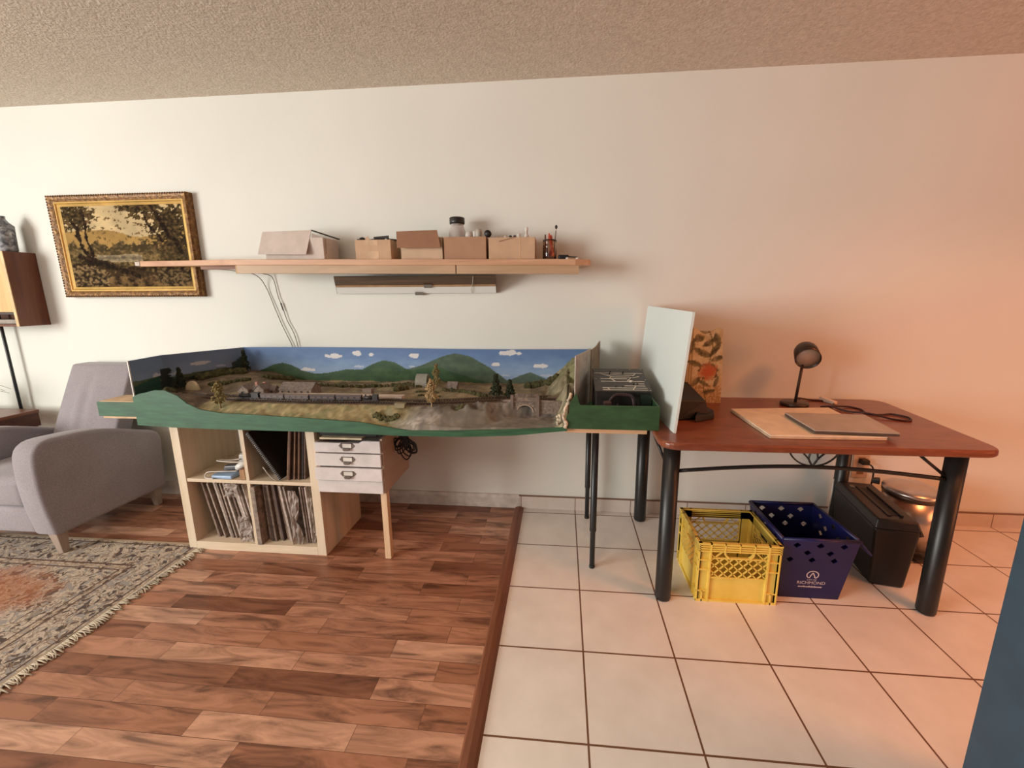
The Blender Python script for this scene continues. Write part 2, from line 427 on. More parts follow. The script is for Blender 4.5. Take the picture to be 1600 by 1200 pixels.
def armchair():
    t = thing('armchair', 'grey upholstered armchair with tapered wooden legs on the rug', 'armchair', (-2.97, -.4, 0))
    n = NT('grey_tweed'); v = n.coord()
    f = n.noise(v, 260, 2); n.base(n.mix(.35, n.ramp(n.noise(v, 6, 2), [(.3, (138, 130, 134)), (.7, (150, 142, 146))]), n.ramp(f, [(.3, (106, 100, 106)), (.7, (180, 172, 176))])))
    n.bump(f, .35, .002); fab = n.set(.92, **{'Sheen Weight': .25})
    armp = rounded([(-.708, .115), (-.742, .36), (-.728, .622), (-.42, .60), (-.075, .47), (-.10, .105)], [.03, .12, .1, .12, .06, .03], 6)
    def arm(xa, xb):
        o = MB().prism(armp, 'x', xa, xb).build('armrest', fab, t, bevel=.022, seg=4, smooth=True); return o
    arm(-2.752, -2.622); arm(-3.335, -3.205)
    sb = MB().box(-3.2, -2.757, -.695, -.12, .12, .262).build('seat_base', fab, t, bevel=.018, seg=3, smooth=True)
    c = MB().box(-3.203, -2.754, -.715, -.2, .265, .428)
    c.build('seat_cushion', fab, t, bevel=.045, seg=5, smooth=True)
    # leaning back, wider above the arms
    def bk(u, v, side):
        z = .30 + .60 * v
        wl = -3.195 + .115 * max(0, v - .15) ** 1.2; wr = -2.762 + .09 * max(0, v - .2) ** 1.2
        x = wl + (wr - wl) * u
        y = -.29 + .17 * v
        crease = .006 * math.sin(u * 26 + v * 3) * math.exp(-((u - .42) / .16) ** 2) * math.sin(PI * v)
        belly = -.03 * math.sin(PI * u) * math.sin(PI * v) + crease
        return (x, y + (belly if side == 0 else .10 - belly * .3), z - (.0 if side == 0 else -.0))
    b = MB(); nu, nv = 28, 24
    g0 = [bk(i / nu, j / nv, 0) for j in range(nv + 1) for i in range(nu + 1)]
    g1 = [bk(i / nu, j / nv, 1) for j in range(nv + 1) for i in range(nu + 1)]
    W = nu + 1; F = []
    for j in range(nv):
        for i in range(nu):
            a = j * W + i; F.append((a, a + 1, a + W + 1, a + W)); o = len(g0); F.append((o + a, o + a + W, o + a + W + 1, o + a + 1))
    o = len(g0)
    for i in range(nu): F.append((i, o + i, o + i + 1, i + 1)); a = nv * W + i; F.append((a, a + 1, o + a + 1, o + a))
    for j in range(nv): a = j * W; F.append((a, a + W, o + a + W, o + a)); a = j * W + nu; F.append((a, o + a, o + a + W, a + W))
    b.add(g0 + g1, F, None, True)
    b.build('backrest', fab, t, bevel=.03, seg=5, smooth=True)
    lw = wood('chair_leg_wood', (146, 128, 114), (168, 148, 134), .5, 'z')
    for x, y, zb in ((-2.668, -.672, .0085), (-3.29, -.672, .0085), (-2.668, -.15, 0), (-3.29, -.15, 0)):
        dx = .012 if x > -3 else -.012
        m = MB().hexa([(x - .016 + dx, y - .016, zb), (x + .016 + dx, y - .016, zb), (x + .016 + dx, y + .016, zb), (x - .016 + dx, y + .016, zb)],
                      [(x - .027, y - .026, .13), (x + .027, y - .026, .13), (x + .027, y + .026, .13), (x - .027, y + .026, .13)])
        m.build('leg', lw, t, bevel=.004)
armchair()

def rug():
    x1 = -1.985; x0 = -4.9; y1 = -.545; y0 = -2.3; th = .008
    t = thing('rug', 'worn patterned oriental rug with pale fringe on the laminate floor', 'rug', ((x0 + x1) / 2, (y0 + y1) / 2, 0))
    n = NT('rug_pile'); v = n.world()
    warp = n.add('ShaderNodeVectorMath', operation='ADD'); nz = n.add('ShaderNodeTexNoise'); n.link(v, nz.inputs['Vector']); nz.inputs['Scale'].default_value = 14
    sc = n.add('ShaderNodeVectorMath', operation='SCALE'); n.link(nz.outputs['Color'], sc.inputs[0]); sc.inputs['Scale'].default_value = .12
    n.link(v, warp.inputs[0]); n.link(sc.outputs[0], warp.inputs[1])
    vo = n.add('ShaderNodeTexVoronoi', feature='F1'); n.link(warp.outputs[0], vo.inputs['Vector']); vo.inputs['Scale'].default_value = 55
    v2 = n.add('ShaderNodeTexVoronoi', feature='DISTANCE_TO_EDGE'); n.link(warp.outputs[0], v2.inputs['Vector']); v2.inputs['Scale'].default_value = 15
    c = n.ramp(vo.outputs['Distance'], [(.06, (92, 76, 66)), (.24, (164, 144, 126)), (.5, (200, 184, 164)), (.75, (138, 120, 106))])
    sepc = n.add('ShaderNodeSeparateColor'); n.link(vo.outputs['Color'], sepc.inputs[0])
    c = n.mix(n.math('GREATER_THAN', sepc.outputs[0], .74), c, L3((150, 142, 136)))
    c = n.mix(n.math('GREATER_THAN', sepc.outputs[1], .84), c, L3((78, 64, 58)))
    c = n.mix(n.math('LESS_THAN', v2.outputs['Distance'], .022), c, L3((122, 98, 80)))
    sp = n.add('ShaderNodeSeparateXYZ'); n.link(v, sp.inputs[0])
    X, Y = sp.outputs[0], sp.outputs[1]
    dx = n.math('SUBTRACT', x1, X); dy = n.math('SUBTRACT', y1, Y); dmin = n.math('MINIMUM', dx, dy)
    def band(a, b): return n.math('MULTIPLY', n.math('GREATER_THAN', dmin, a), n.math('LESS_THAN', dmin, b))
    for a, b, col in ((.0, .016, (168, 146, 120)), (.028, .036, (84, 62, 48)), (.195, .205, (92, 66, 52)), (.215, .222, (170, 146, 118)), (.232, .24, (92, 66, 52))):
        c = n.mix(band(a, b), c, L3(col))
    # rust-toned oval patch with a soft noisy edge
    ex = n.math('DIVIDE', n.math('ADD', X, 2.68), .36); ey = n.math('DIVIDE', n.math('ADD', Y, 1.0), .20)
    rr = n.math('ADD', n.math('MULTIPLY', ex, ex), n.math('MULTIPLY', ey, ey)); rr = n.math('ADD', rr, n.math('MULTIPLY', n.noise(v, 9, 4, .7), 2.2))
    mr = n.add('ShaderNodeMapRange', interpolation_type='SMOOTHSTEP'); n.link(rr, mr.inputs['Value'])
    for q, val in (('From Min', 1.3), ('From Max', 2.4), ('To Min', 1.0), ('To Max', 0.0)): mr.inputs[q].default_value = val
    med = mr.outputs[0]
    rust = n.ramp(vo.outputs['Distance'], [(.15, (146, 84, 50)), (.4, (178, 108, 64)), (.7, (160, 98, 62))])
    c = n.mix(n.math('MULTIPLY', med, .7), c, rust)
    n.base(c); n.bump(n.noise(v, 420, 2), .5, .003); m = n.set(.95)
    # slightly wavy outline
    b = MB(); nu, nv = 60, 40
    b.grid(nu, nv, lambda u, w: (x0 + (x1 - x0) * u + (.012 * math.sin(w * 17) * (u > .97)), y0 + (y1 - y0) * w, th), smooth=True)
    b.build('pile', m, t, solid=0)
    e = MB().box(x0, x1 - .002, y0, y1, 0.0008, th - .0015); e.build('backing', M('rug_back', (128, 108, 88), .9), t)
    fr = MB(); R = random.Random(5)
    k = 0
    y = y1 - .004
    while y > y0:
        le = R.uniform(.022, .05); dy_ = R.uniform(-.03, .012)
        fr.tube([(x1 - .006, y, th - .001), (x1 + le * .5, y + dy_ * .4, .0055), (x1 + le, y + dy_, .0028)], [.0034, .003, .002], 5, flat=.002)
        y -= R.uniform(.0042, .006)
    tag(fr.build('fringe', M('fringe_cotton', (192, 178, 156), .9), t), 'pale cotton fringe along the right edge', None, kind='stuff')
rug()
# ================================================================ MODEL RAILWAY
def itp(x, xs, ys): return float(np.interp(x, xs, ys))
FX = [-2.157, -1.942, -1.658, -1.328, -1.018, -0.808, -0.522, -0.30, -0.072]
FYY = [-.62, -.645, -.668, -.687, -.70, -.71, -.71, -.70, -.69]
FB = [.690, .691, .696, .702, .704, .702, .704, .712, .736]
TX = [-2.157, -2.12, -2.018, -1.961, -1.892, -1.846, -1.781, -1.68, -1.479, -1.227, -.983, -.865, -.749, -.577, -.354, -.072]
TZ = [.827, .844, .867, .870, .845, .81, .784, .772, .769, .763, .754, .738, .723, .727, .735, .748]
def fy(x): return itp(x, FX, FYY)
TRX = [-2.2, -1.998, -1.824, -1.634, -1.297, -.969, -.73, -.503, -.385, -.235, -.081]
TRY = [-.50, -.52, -.531, -.556, -.57, -.562, -.572, -.515, -.482, -.452, -.452]
def ty(x): return itp(x, TRX, TRY)
def xmax(y): return -.062 if y < -.52 else -.034 + (y + .52) * .33
def xmin(y): return itp(y, [-.62, -.40, -.02], [-2.150, -2.192, -2.02])
def sstep(a, b, x):
    t = max(0, min(1, (x - a) / (b - a))); return t * t * (3 - 2 * t)
def base_h(x, y):
    h = .81
    yt = ty(x); yf = fy(x)
    # gentle fields behind the line
    bk = sstep(yt + .06, -.1, y)
    h += bk * (.002 + .008 * fbm(x * 3, y * 3, 2.0)) - .024 * sstep(-.34, -.04, y) * sstep(-1.98, -1.7, x) * sstep(-.12, -.3, x)
    # brown hill behind the station
    h += .045 * math.exp(-((x + 1.88) / .20) ** 2) * sstep(-.42, -.18, y)
    h += .03 * math.exp(-((x + .92) / .28) ** 2 - ((y + .12) / .12) ** 2)
    # left rocky bank rising to the end
    h += .055 * sstep(-1.80, -2.08, x) * sstep(-.62, -.50, y) * (1 - .9 * sstep(-.60, -.46, y)) 
    h += .03 * sstep(-1.9, -2.12, x) * sstep(-.46, -.3, y)
    # slope down to the front edge
    if y < yt - .03:
        t = (yt - .03 - y) / max(.01, (yt - .03 - yf)); zt = itp(x, TX, TZ)
        e = t if x < -.9 else t ** .8
        hf = h + (zt - h) * sstep(0, 1, e * .9 + .1 * t)
        h = hf
    # quarry and road on the right
    if x > -.86:
        a = sstep(-.86, -.66, x)
        d = (yt - .035) - y
        riv = .744 + .004 * fbm(x * 8, y * 8, 4)
        if d > 0:
            steep = .13 - .10 * sstep(-.45, -.31, x)
            hq = .81 + (riv - .81) * sstep(0, steep, d)
            hq = min(hq, .812)
            zt = itp(x, TX, TZ)
            hq = min(hq, zt + .012 + .05 * max(0, (y - fy(x))) / .3 + (.05 if d < steep else 0))
            h = h + (hq - h) * a
    # rock hill at the right end
    if x > -.26 and y > -.50:
        s = max(0, (x + .17)) * .85
        h += s * sstep(-.47, -.36, y) * (1 + .2 * fbm(x * 14, y * 14, 9))
    if x > -.13 and y < -.46:
        h += .085 * sstep(-.13, -.062, x) * (1 - .65 * sstep(-.55, -.66, y))
    return h
def rough_h(x, y):
    q = sstep(-.84, -.66, x) * (1 if y < ty(x) - .03 else 0)
    r = .006 + .016 * q + (.014 if x > -.2 and abs(x + .06) < .12 else 0)
    if abs(y - ty(x)) < .045: r = .001
    if q > .5 and y < -.60: r = .003
    if x > -.37 and y < ty(x) - .035 and x < -.13: r = .0025
    return r
def th_(x, y): return base_h(x, y) + rough_h(x, y) * (fbm(x * 16, y * 16, 5.5) + .6 * fbm(x * 45, y * 45, 1.5))
def tcol(x, y, h):
    n = fbm(x * 11, y * 11, 8.2); n2 = fbm(x * 48, y * 48, 3.9)
    k = .5 + n * .8 + n2 * .6
    grass = mixc((122, 108, 74), (178, 162, 120), k)
    if n > .12: grass = mixc(grass, (98, 100, 66), .55)
    c = grass
    yt = ty(x)
    if y > yt + .05:
        c = mixc((110, 98, 76), (156, 142, 110), k)
        if -2.2 < x < -1.75: c = mixc((98, 86, 68), (140, 126, 100), k)
    if x < -1.80 and y < -.42: c = mixc((88, 76, 64), (142, 124, 102), k)
    q = sstep(-.88, -.68, x + n * .12)
    if y < yt - .03 and q > 0:
        rock = mixc((76, 72, 68), (180, 172, 162), k)
        if n2 > .12 : rock = mixc(rock, (92, 84, 68), .5)
        if y < -.57 + .03 * n and x > -.62: rock = mixc((108, 104, 94), (132, 126, 114), k)
        c = mixc(c, rock, q)
    if x > -.16 and (y > -.47 or x > -.12):
        c = mixc((112, 106, 84), (190, 176, 146), k)
        if n > .05: c = mixc(c, (96, 100, 60), .6)
    if abs(y - yt) < .034 and x < -.08: c = mixc((82, 68, 56), (118, 100, 82), k)
    return c
def layout():
    t = thing('model_railway', 'long model railway scene with green front and painted sky behind, under the shelf', 'model railway', (-1.05, -.35, .69))
    # terrain top
    mb = MB(); NU, NV = 230, 76; cols = []; v = []; f = []
    for j in range(NV + 1):
        for i in range(NU + 1):
            u = i / NU; w = j / NV
            x = -2.14 + 2.20 * u
            yb = -.022 if x > -2.03 else -.022 - (-2.03 - x) * 2.2
            y0 = fy(min(x, -.072)) + .006 if x < -.06 else -.52
            y = y0 + (yb - y0) * w ** 1.15
            x = max(x, xmin(y) + .012); x = min(x, xmax(y) - .006)
            h = th_(x, y)
            if w == 0: h = itp(x, TX, TZ) + .0
            v.append((x, y, h)); cols.append(L3(tcol(x, y, h)))
    W = NU + 1
    for j in range(NV):
        for i in range(NU):
            a = j * W + i; f.append((a, a + 1, a + W + 1, a + W))
    mb.add(v, f, None, True)
    mb.build('scenery', vcol('scenic_ground', .95, .5, 420), t, cols=cols)
    # carcass under the scenery: sealed boards
    bw = M('baseboard_ply', (196, 164, 122), .6)
    cb = MB(); cb.box(-2.12, -.86, -.60, -.03, .7465, .757); cb.box(-.86, -.08, -.62, -.03, .724, .738); cb.build('baseboard', bw, t)
    # green fascia following the front curve
    gp = NT('green_fascia_paint'); vv = gp.coord((3, 3, 26))
    gp.base(gp.ramp(gp.noise(vv, 3, 4), [(.3, (34, 74, 50)), (.7, (52, 98, 68))])); gpm = gp.set(.55)
    xs = sorted(set(list(np.linspace(-2.157, -.066, 90)) + TX[:-1])); fb = MB(); n = len(xs)
    def zt(x): return itp(x, TX, TZ) + .0035 + .0015 * fbm(x * 40, 0, 1)
    vv_ = []
    for x in xs:
        y = fy(x); vv_ += [(x, y, itp(x, FX, FB)), (x, y, zt(x)), (x, y + .007, zt(x)), (x, y + .007, itp(x, FX, FB))]
    ff = []
    for i in range(n - 1):
        a = i * 4; b = a + 4
        ff += [(a, b, b + 1, a + 1), (a + 1, b + 1, b + 2, a + 2), (a + 2, b + 2, b + 3, a + 3), (a + 3, b + 3, b, a)]
    ff += [(0, 1, 2, 3), ((n - 1) * 4 + 3, (n - 1) * 4 + 2, (n - 1) * 4 + 1, (n - 1) * 4)]
    fb.add(vv_, ff); fb.build('fascia', gpm, t)
    # green end bay on the right
    g2 = NT('dark_green_paint'); g2.base(g2.ramp(g2.noise(g2.coord((4, 4, 14)), 4, 4), [(.3, (34, 66, 36)), (.7, (48, 84, 48))])); g2m = g2.set(.55)
    p = MB()
    p.prism([(-.066, .7465), (.314, .7465), (.314, .85), (-.012, .85), (-.018, .862), (-.03, .905), (-.045, .875), (-.056, .86), (-.060, .81), (-.07, .80), (-.064, .77)], 'y', -.69, -.683)
    p.box(-.052, .314, -.6825, -.04, .7465, .757); p.box(.307, .314, -.6825, -.04, .757, .85)
    p.build('end_bay', g2m, t)
    # crumbling plaster edge
    pl = MB(); R = random.Random(4); pv = []
    pts = [(-.075, -.694, .75), (-.07, -.694, .765), (-.078, -.692, .785), (-.082, -.69, .81), (-.074, -.688, .835), (-.062, -.67, .865), (-.05, -.65, .89)]
    pts = smoothpath(pts, 5)
    pl.tube([(a + R.uniform(-.003, .003), b, c) for a, b, c in pts], [R.uniform(.004, .009) for _ in pts], 7)
    for k in range(26):
        a = R.uniform(-.11, -.062); c = R.uniform(.752, .80); r = R.uniform(.003, .008)
        pl.lathe([(0, -r), (r * .8, -r * .4), (r, r * .2), (.0, r)], (a, -.682 + R.uniform(0, .03), c + r * .3), 6)
    pl.build('plaster_edge', M('bare_plaster', (206, 190, 168), .9, var=.1, scale=60), t)
    # left stub board
    lb = MB(); lb.box(-2.372, -2.1575, -.607, -.600, .728, .80); lb.build('stub_fascia', gpm, t)
    lw = M('pale_stub_wood', (212, 176, 136), .6)
    l2 = MB(); l2.box(-2.365, -2.1575, -.5995, -.47, .790, .803); l2.box(-2.36, -2.1575, -.599, -.50, .716, .7275); l2.build('stub_board', lw, t)
    # ------------------------------------------------ painted back scene
    hx = [-2.06, -1.985, -1.915, -1.848, -1.785, -1.725, -1.667, -1.587, -1.505, -1.382, -1.282, -1.22, -1.147, -1.081, -1.017, -.986]
    hz = [.84, .838, .864, .892, .905, .89, .859, .84, .845, .868, .868, .902, .926, .915, .878, .872]
    mx = [-1.005, -.906, -.789, -.712, -.618, -.525, -.432, -.376, -.3]; mz = [.872, .902, .952, .971, .95, .898, .831, .79, .75]
    nxx = [-.42, -.376, -.32, -.271, -.209, -.153, -.1]; nzz = [.79, .824, .847, .863, .837, .811, .79]
    ex = [-.2, -.153, -.098, -.045, .009, .06]; ez = [.79, .811, .853, .921, .958, .98]
    CL = [(-1.455, .947, .048, .014), (-1.306, .963, .03, .016), (-.962, .951, .032, .015), (-.393, .971, .05, .016), (-.476, .906, .024, .011), (-.209, .899, .04, .012), (-1.626, .863, .05, .010), (-1.3, .886, .03, .009), (-.977, .889, .022, .006), (-.413, .842, .03, .006), (-.172, .843, .035, .008), (-1.22, .958, .014, .01)]
    def cloud(x, z, cl):
        for cx, cz, a, b in cl:
            d = ((x - cx) / a) ** 2 + ((z - cz) / (b * (1.15 if z > cz else .8))) ** 2
            d -= .5 * fbm(x * 60, z * 60, cx * 9) + .9 * fbm(x * 26, z * 30, cx * 5)
            if d < 1: return (218, 216, 216) if b > .0095 else (178, 190, 208)
    def backcol(x, z):
        n = fbm(x * 9, z * 22, 4); n2 = fbm(x * 40, z * 40, 2)
        c = mixc((140, 166, 198), (92, 122, 168), (z - .86) / .11 + n * .25)
        q = cloud(x, z, CL)
        if q: c = q
        def hill(xs, zs, ca, cb):
            nonlocal c
            if xs[0] <= x <= xs[-1] and z < itp(x, xs, zs) + n2 * .002: c = mixc(ca, cb, .5 + n * .9 + n2 * .4)
        hill(nxx, nzz, (72, 92, 82), (94, 110, 92))
        hill(mx, mz, (62, 82, 64), (80, 98, 76))
        hill(hx, hz, (42, 74, 44), (64, 94, 58))
        lo = itp(x, [-1.6, -1.382, -.986, -.83, -.70, -.49, -.3], [.80, .858, .866, .893, .85, .79, .76])
        if z < lo + n * .004: c = mixc((38, 70, 38), (58, 90, 50), .5 + n + n2 * .5)
        hill(ex, ez, (46, 66, 46), (64, 84, 58))
        if z < .796 + .006 * n and -1.65 < x < -.25: c = mixc((128, 106, 74), (150, 128, 92), .5 + n)
        return c
    def leftcol(s, z):   # s: 0 at the back corner, 1 at the front end
        n = fbm(s * 4, z * 22, 14); n2 = fbm(s * 20, z * 40, 2)
        c = mixc((136, 156, 180), (108, 128, 156), (z - .88) / .11 + n * .2)
        q = cloud(s * .5, z, [(.19, .935, .035, .012), (.37, .905, .03, .012), (.11, .905, .02, .007), (.3, .895, .02, .008)])
        if q: c = mixc(q, (150, 150, 160), .25)
        hz_ = .885 + .006 * math.sin(s * 6) + (.02 if s > .66 else 0)
        if z < hz_ + n * .006: c = mixc((56, 72, 46), (88, 98, 66), .5 + n + n2 * .4)
        if z < .868 + n * .01: c = mixc((26, 38, 26), (52, 58, 38), .5 + n)
        if s > .72 and z < .90 - (s - .72) * .08: c = mixc((20, 62, 48), (30, 74, 54), .5 + n)
        if abs(s - .66) < .05 + n2 * .03 and z < .93: c = (26, 34, 24)
        if s < .12 and z < .945 - s * .3 + n2 * .02: c = mixc(c, (34, 46, 26), .8)
        return c
    m = vcol('back_scene_paint', .6)
    xb0, xb1, yb = -2.03, .055, -.022
    mb = MB(); nu, nv = 420, 60
    topz = lambda x: .998 + .0035 * math.sin(x * 3) if x < -.72 or True else 0
    P = [(xb0 + (xb1 - xb0) * i / nu, yb, .757 + (topz(xb0 + (xb1 - xb0) * i / nu) - .757) * j / nv) for j in range(nv + 1) for i in range(nu + 1)]
    F = [(j * (nu + 1) + i, j * (nu + 1) + i + 1, (j + 1) * (nu + 1) + i + 1, (j + 1) * (nu + 1) + i) for j in range(nv) for i in range(nu)]
    mb.add(P, F); mb.build('back_scene', m, t, cols=[L3(backcol(p[0], p[2])) for p in P], solid=.005)
    pts2 = [(-2.032, -.024), (-2.198, -.40), (-2.157, -.605)]
    mb = MB(); P = []; C_ = []; nu = 110
    for j in range(nv + 1):
        for i in range(nu + 1):
            s = i / nu
            if s < .66: a = s / .66; x = pts2[0][0] + (pts2[1][0] - pts2[0][0]) * a; y = pts2[0][1] + (pts2[1][1] - pts2[0][1]) * a
            else: a = (s - .66) / .34; x = pts2[1][0] + (pts2[2][0] - pts2[1][0]) * a; y = pts2[1][1] + (pts2[2][1] - pts2[1][1]) * a
            z = .757 + (.998 + .008 * s - .757) * j / nv
            P.append((x, y, z)); C_.append(L3(leftcol(s, z)))
    F = [(j * (nu + 1) + i, j * (nu + 1) + i + 1, (j + 1) * (nu + 1) + i + 1, (j + 1) * (nu + 1) + i) for j in range(nv) for i in range(nu)]
    mb.add(P, F); mb.build('side_scene', m, t, cols=C_, solid=.005)
    # white cut edges
    we = M('white_card', (222, 220, 214), .6)
    e = MB(); e.box(-2.161, -2.156, -.612, -.606, .80, 1.006); e.build('card_edge', we, t)
    # bare card wings hiding the right end
    wg = MB(); wg.prism([(-.034, -.515), (.048, -.27), (.053, -.272), (-.029, -.517)], 'z', .757, 1.032)
    wg.build('card_wing', M('card_back', (196, 186, 174), .8), t)
    # second wing with a curved top
    pv = []; pf = []; K = 12
    for i in range(K + 1):
        a = i / K; x = .054 + .06 * a; y = -.268 + .21 * a; z = 1.028 + .024 * a ** 2.2
        pv += [(x, y, .757), (x, y, z), (x + .005, y - .0014, z), (x + .005, y - .0014, .757)]
    for i in range(K):
        a = i * 4; b = a + 4; pf += [(a, b, b + 1, a + 1), (a + 1, b + 1, b + 2, a + 2), (a + 2, b + 2, b + 3, a + 3), (a + 3, b + 3, b, a)]
    pf += [(0, 1, 2, 3), (K * 4 + 3, K * 4 + 2, K * 4 + 1, K * 4)]
    w2 = MB().add(pv, pf); w2.build('card_wing', M('brown_card_back', (166, 142, 118), .8), t)
    MB().box(.112, .119, -.066, -.058, .757, 1.056).build('card_edge', we, t)
    # hedges: rows of crumbs
    hm = NT('scenic_foliage'); hm.base(hm.ramp(hm.noise(hm.coord(), 60, 3), [(.3, (48, 50, 28)), (.7, (94, 90, 54))])); hmm = hm.set(.95)
    R = random.Random(21)
    def hedge(pts, r, lift=0):
        h = MB(); P_ = smoothpath([(x, y, 0) for x, y in pts], 8)
        for (x, y, _) in P_:
            for k in range(5):
                rr = r * R.uniform(.5, 1.1); px = x + R.uniform(-.012, .012); py = y + R.uniform(-.006, .006); z = th_(px, py) + rr * .55 + lift
                h.lathe([(0, -rr), (rr * .9, -rr * .5), (rr * R.uniform(.8, 1.1), rr * .1), (rr * .6, rr * .7), (0, rr)], (px, py, z), 6, smooth=False)
        o = h.build('hedge', hmm, t); return o
    hedge([(-1.56, -.20), (-1.4, -.22), (-1.2, -.235), (-.98, -.22), (-.86, -.235)], .012)
    hedge([(-.95, -.33), (-.92, -.30)], .018)
    hedge([(-.84, -.34), (-.78, -.345), (-.74, -.34)], .006)
    hedge([(-.80, -.41), (-.7, -.42)], .006)
    hedge([(-.70, -.31), (-.62, -.32), (-.54, -.36), (-.47, -.42)], .010)
    hedge([(-2.10, -.28), (-2.05, -.20), (-1.98, -.12)], .022)
    hedge([(-1.99, -.34), (-1.9, -.30), (-1.84, -.26)], .010)
    hedge([(-1.80, -.16), (-1.74, -.10), (-1.70, -.07)], .016)
    hedge([(-.27, -.14), (-.2, -.13), (-.13, -.16)], .022)
    hedge([(-.93, -.655), (-.88, -.66), (-.83, -.652)], .009)
    hedge([(-.565, -.585), (-.552, -.585)], .010)
    hedge([(-2.08, -.52), (-2.1, -.47), (-2.13, -.45)], .018)
    # track: ballast, sleepers and rails over the whole run
    xs = np.linspace(-2.06, -.075, 120)
    for off in (0.0, .052):
        rl = MB()
        for d in (-.0085, .0085):
            rl.tube([(x, ty(x) + off + d, .8165) for x in xs], .0013, 4)
        tr_ = rl.build('track', M('steel_rail', (112, 96, 84), .4, .6), t)
        sl = MB()
        for k in range(150):
            x = -2.05 + k * .0131; y = ty(x) + off; sl.box(x - .0028, x + .0028, y - .0155, y + .0155, .8115, .8148)
        sl.build('sleepers', M('sleeper_brown', (62, 48, 40), .8), tr_)
    return t
RAIL = layout()
LG = 'trees and buildings standing on the model railway'
def ground(x, y): return th_(x, y)
def crumb_tree(name, label, x, y, h, r, kind, seed, trunkcol=(140, 118, 82)):
    R = random.Random(seed); z = ground(x, y) - .004
    t = thing(name, label, 'model tree', (x, y, z), 0)
    MB().tube([(x, y, z - .003), (x + .002, y, z + h * .4), (x, y, z + h * .95)], [r * .10, r * .08, r * .02], 6).build('trunk', M('twig_' + str(trunkcol[0]), trunkcol, .9), t)
    f = MB(); n = 420 if kind != 'cone' else 620
    for k in range(n):
        u = R.random(); a = R.uniform(0, 2 * PI)
        if kind == 'cone': rad = r * (1 - u * .8) * (.82 + .18 * math.sin(u * 22)); zz = z + h * (.14 + .86 * u)
        else:
            rad = r * (.35 + .75 * abs(math.sin(u * 7 + 1 + seed))) * (1 - .75 * u ** 2); zz = z + h * (.2 + .8 * u)
        rad *= R.uniform(.3, 1.0); s = R.uniform(.35, 1.0) * r * .17
        c = Vector((x + rad * math.cos(a), y + rad * math.sin(a), zz))
        d1 = Vector((R.uniform(-1, 1), R.uniform(-1, 1), R.uniform(-1, 1))).normalized() * s; d2 = d1.orthogonal().normalized() * s; d3 = d1.cross(d2).normalized() * s
        f.add([c + d1, c - d1 * .5 + d2, c - d1 * .5 - d2 * .6 + d3, c - d1 * .4 - d2 * .5 - d3], [(0, 1, 2), (0, 2, 3), (0, 3, 1), (1, 3, 2)])
    colr = {'cone': ((30, 40, 26), (58, 66, 40)), 'olive': ((104, 92, 52), (160, 142, 92)), 'dry': ((140, 116, 78), (192, 166, 122))}[kind if kind == 'cone' else ('dry' if 'pale' in label else 'olive')]
    key = 'foliage_%d' % colr[0][0]
    if key not in _M:
        q = NT(key); q.base(q.ramp(q.noise(q.coord(), 90, 2), [(.3, colr[0]), (.7, colr[1])])); _M[key] = q.set(.95)
    f.build('foliage', _M[key], t)
crumb_tree('model_tree', 'tall olive scenic tree at the left front of the railway field', -1.70, -.625, .135, .036, 'olive', 2)
crumb_tree('model_tree', 'pale dry scenic tree on a light trunk beside the railway line', -.682, -.60, .135, .034, 'olive', 5, (190, 170, 136))
crumb_tree('model_tree', 'olive scenic tree growing next to the arched grey hut', -.762, -.25, .132, .028, 'olive', 9)
crumb_tree('model_tree', 'dark green scenic conifer, left and taller of the pair before the bridge', -.412, -.415, .118, .040, 'cone', 12)
crumb_tree('model_tree', 'dark green scenic conifer, shorter of the pair, nearest the stone bridge', -.345, -.408, .092, .036, 'cone', 15)
crumb_tree('model_tree', 'dark bushy scenic tree in the back left corner of the railway', -1.985, -.085, .14, .036, 'cone', 18)
crumb_tree('model_tree', 'dark bushy scenic tree beside the left painted side board', -2.11, -.40, .12, .034, 'cone', 27)

def house(name, label, parts, z):
    t = thing(name, label, 'model building', parts['loc'])
    wl = M('model_stone', (146, 130, 118), .9, var=.12, scale=90); rf = M('model_slate', (128, 116, 110), .85, var=.1, scale=80)
    dk = M('model_window_dark', (58, 48, 44), .6)
    for (x0, x1, y0, y1, h, rh, ax) in parts['blocks']:
        w = MB(); w.box(x0, x1, y0, y1, z - .004, z + h); r = MB(); o = .003
        if ax == 'x':
            ym = (y0 + y1) / 2
            for xx in (x0, x1 - .0012): w.prism([(y0, z + h), (y1, z + h), (ym, z + h + rh)], 'x', xx, xx + .0012)
            r.prism([(y0 - o, z + h - .001), (ym, z + h + rh), (y1 + o, z + h - .001), (y1 + o, z + h + .002), (ym, z + h + rh + .004), (y0 - o, z + h + .002)], 'x', x0 - o, x1 + o)
        else:
            xm = (x0 + x1) / 2
            for yy in (y0, y1 - .0012): w.prism([(x0, z + h), (x1, z + h), (xm, z + h + rh)], 'y', yy, yy + .0012)
            r.prism([(x0 - o, z + h - .001), (xm, z + h + rh), (x1 + o, z + h - .001), (x1 + o, z + h + .002), (xm, z + h + rh + .004), (x0 - o, z + h + .002)], 'y', y0 - o, y1 + o)
        w.build('wall', wl, t); r.build('roof', rf, t)
        nw = max(1, int((x1 - x0) / .03))
        for k in range(nw):
            xc = x0 + (x1 - x0) * (k + .5) / nw; MB().box(xc - .005, xc + .005, y0 - .0012, y0 + .001, z + h * .35, z + h * .8).build('window', dk, t)
    for cx, cy, top in parts.get('chim', ()):
        MB().box(cx - .006, cx + .006, cy - .005, cy + .005, z + .03, top).build('chimney', M('model_chimney', (176, 128, 110), .8), t)
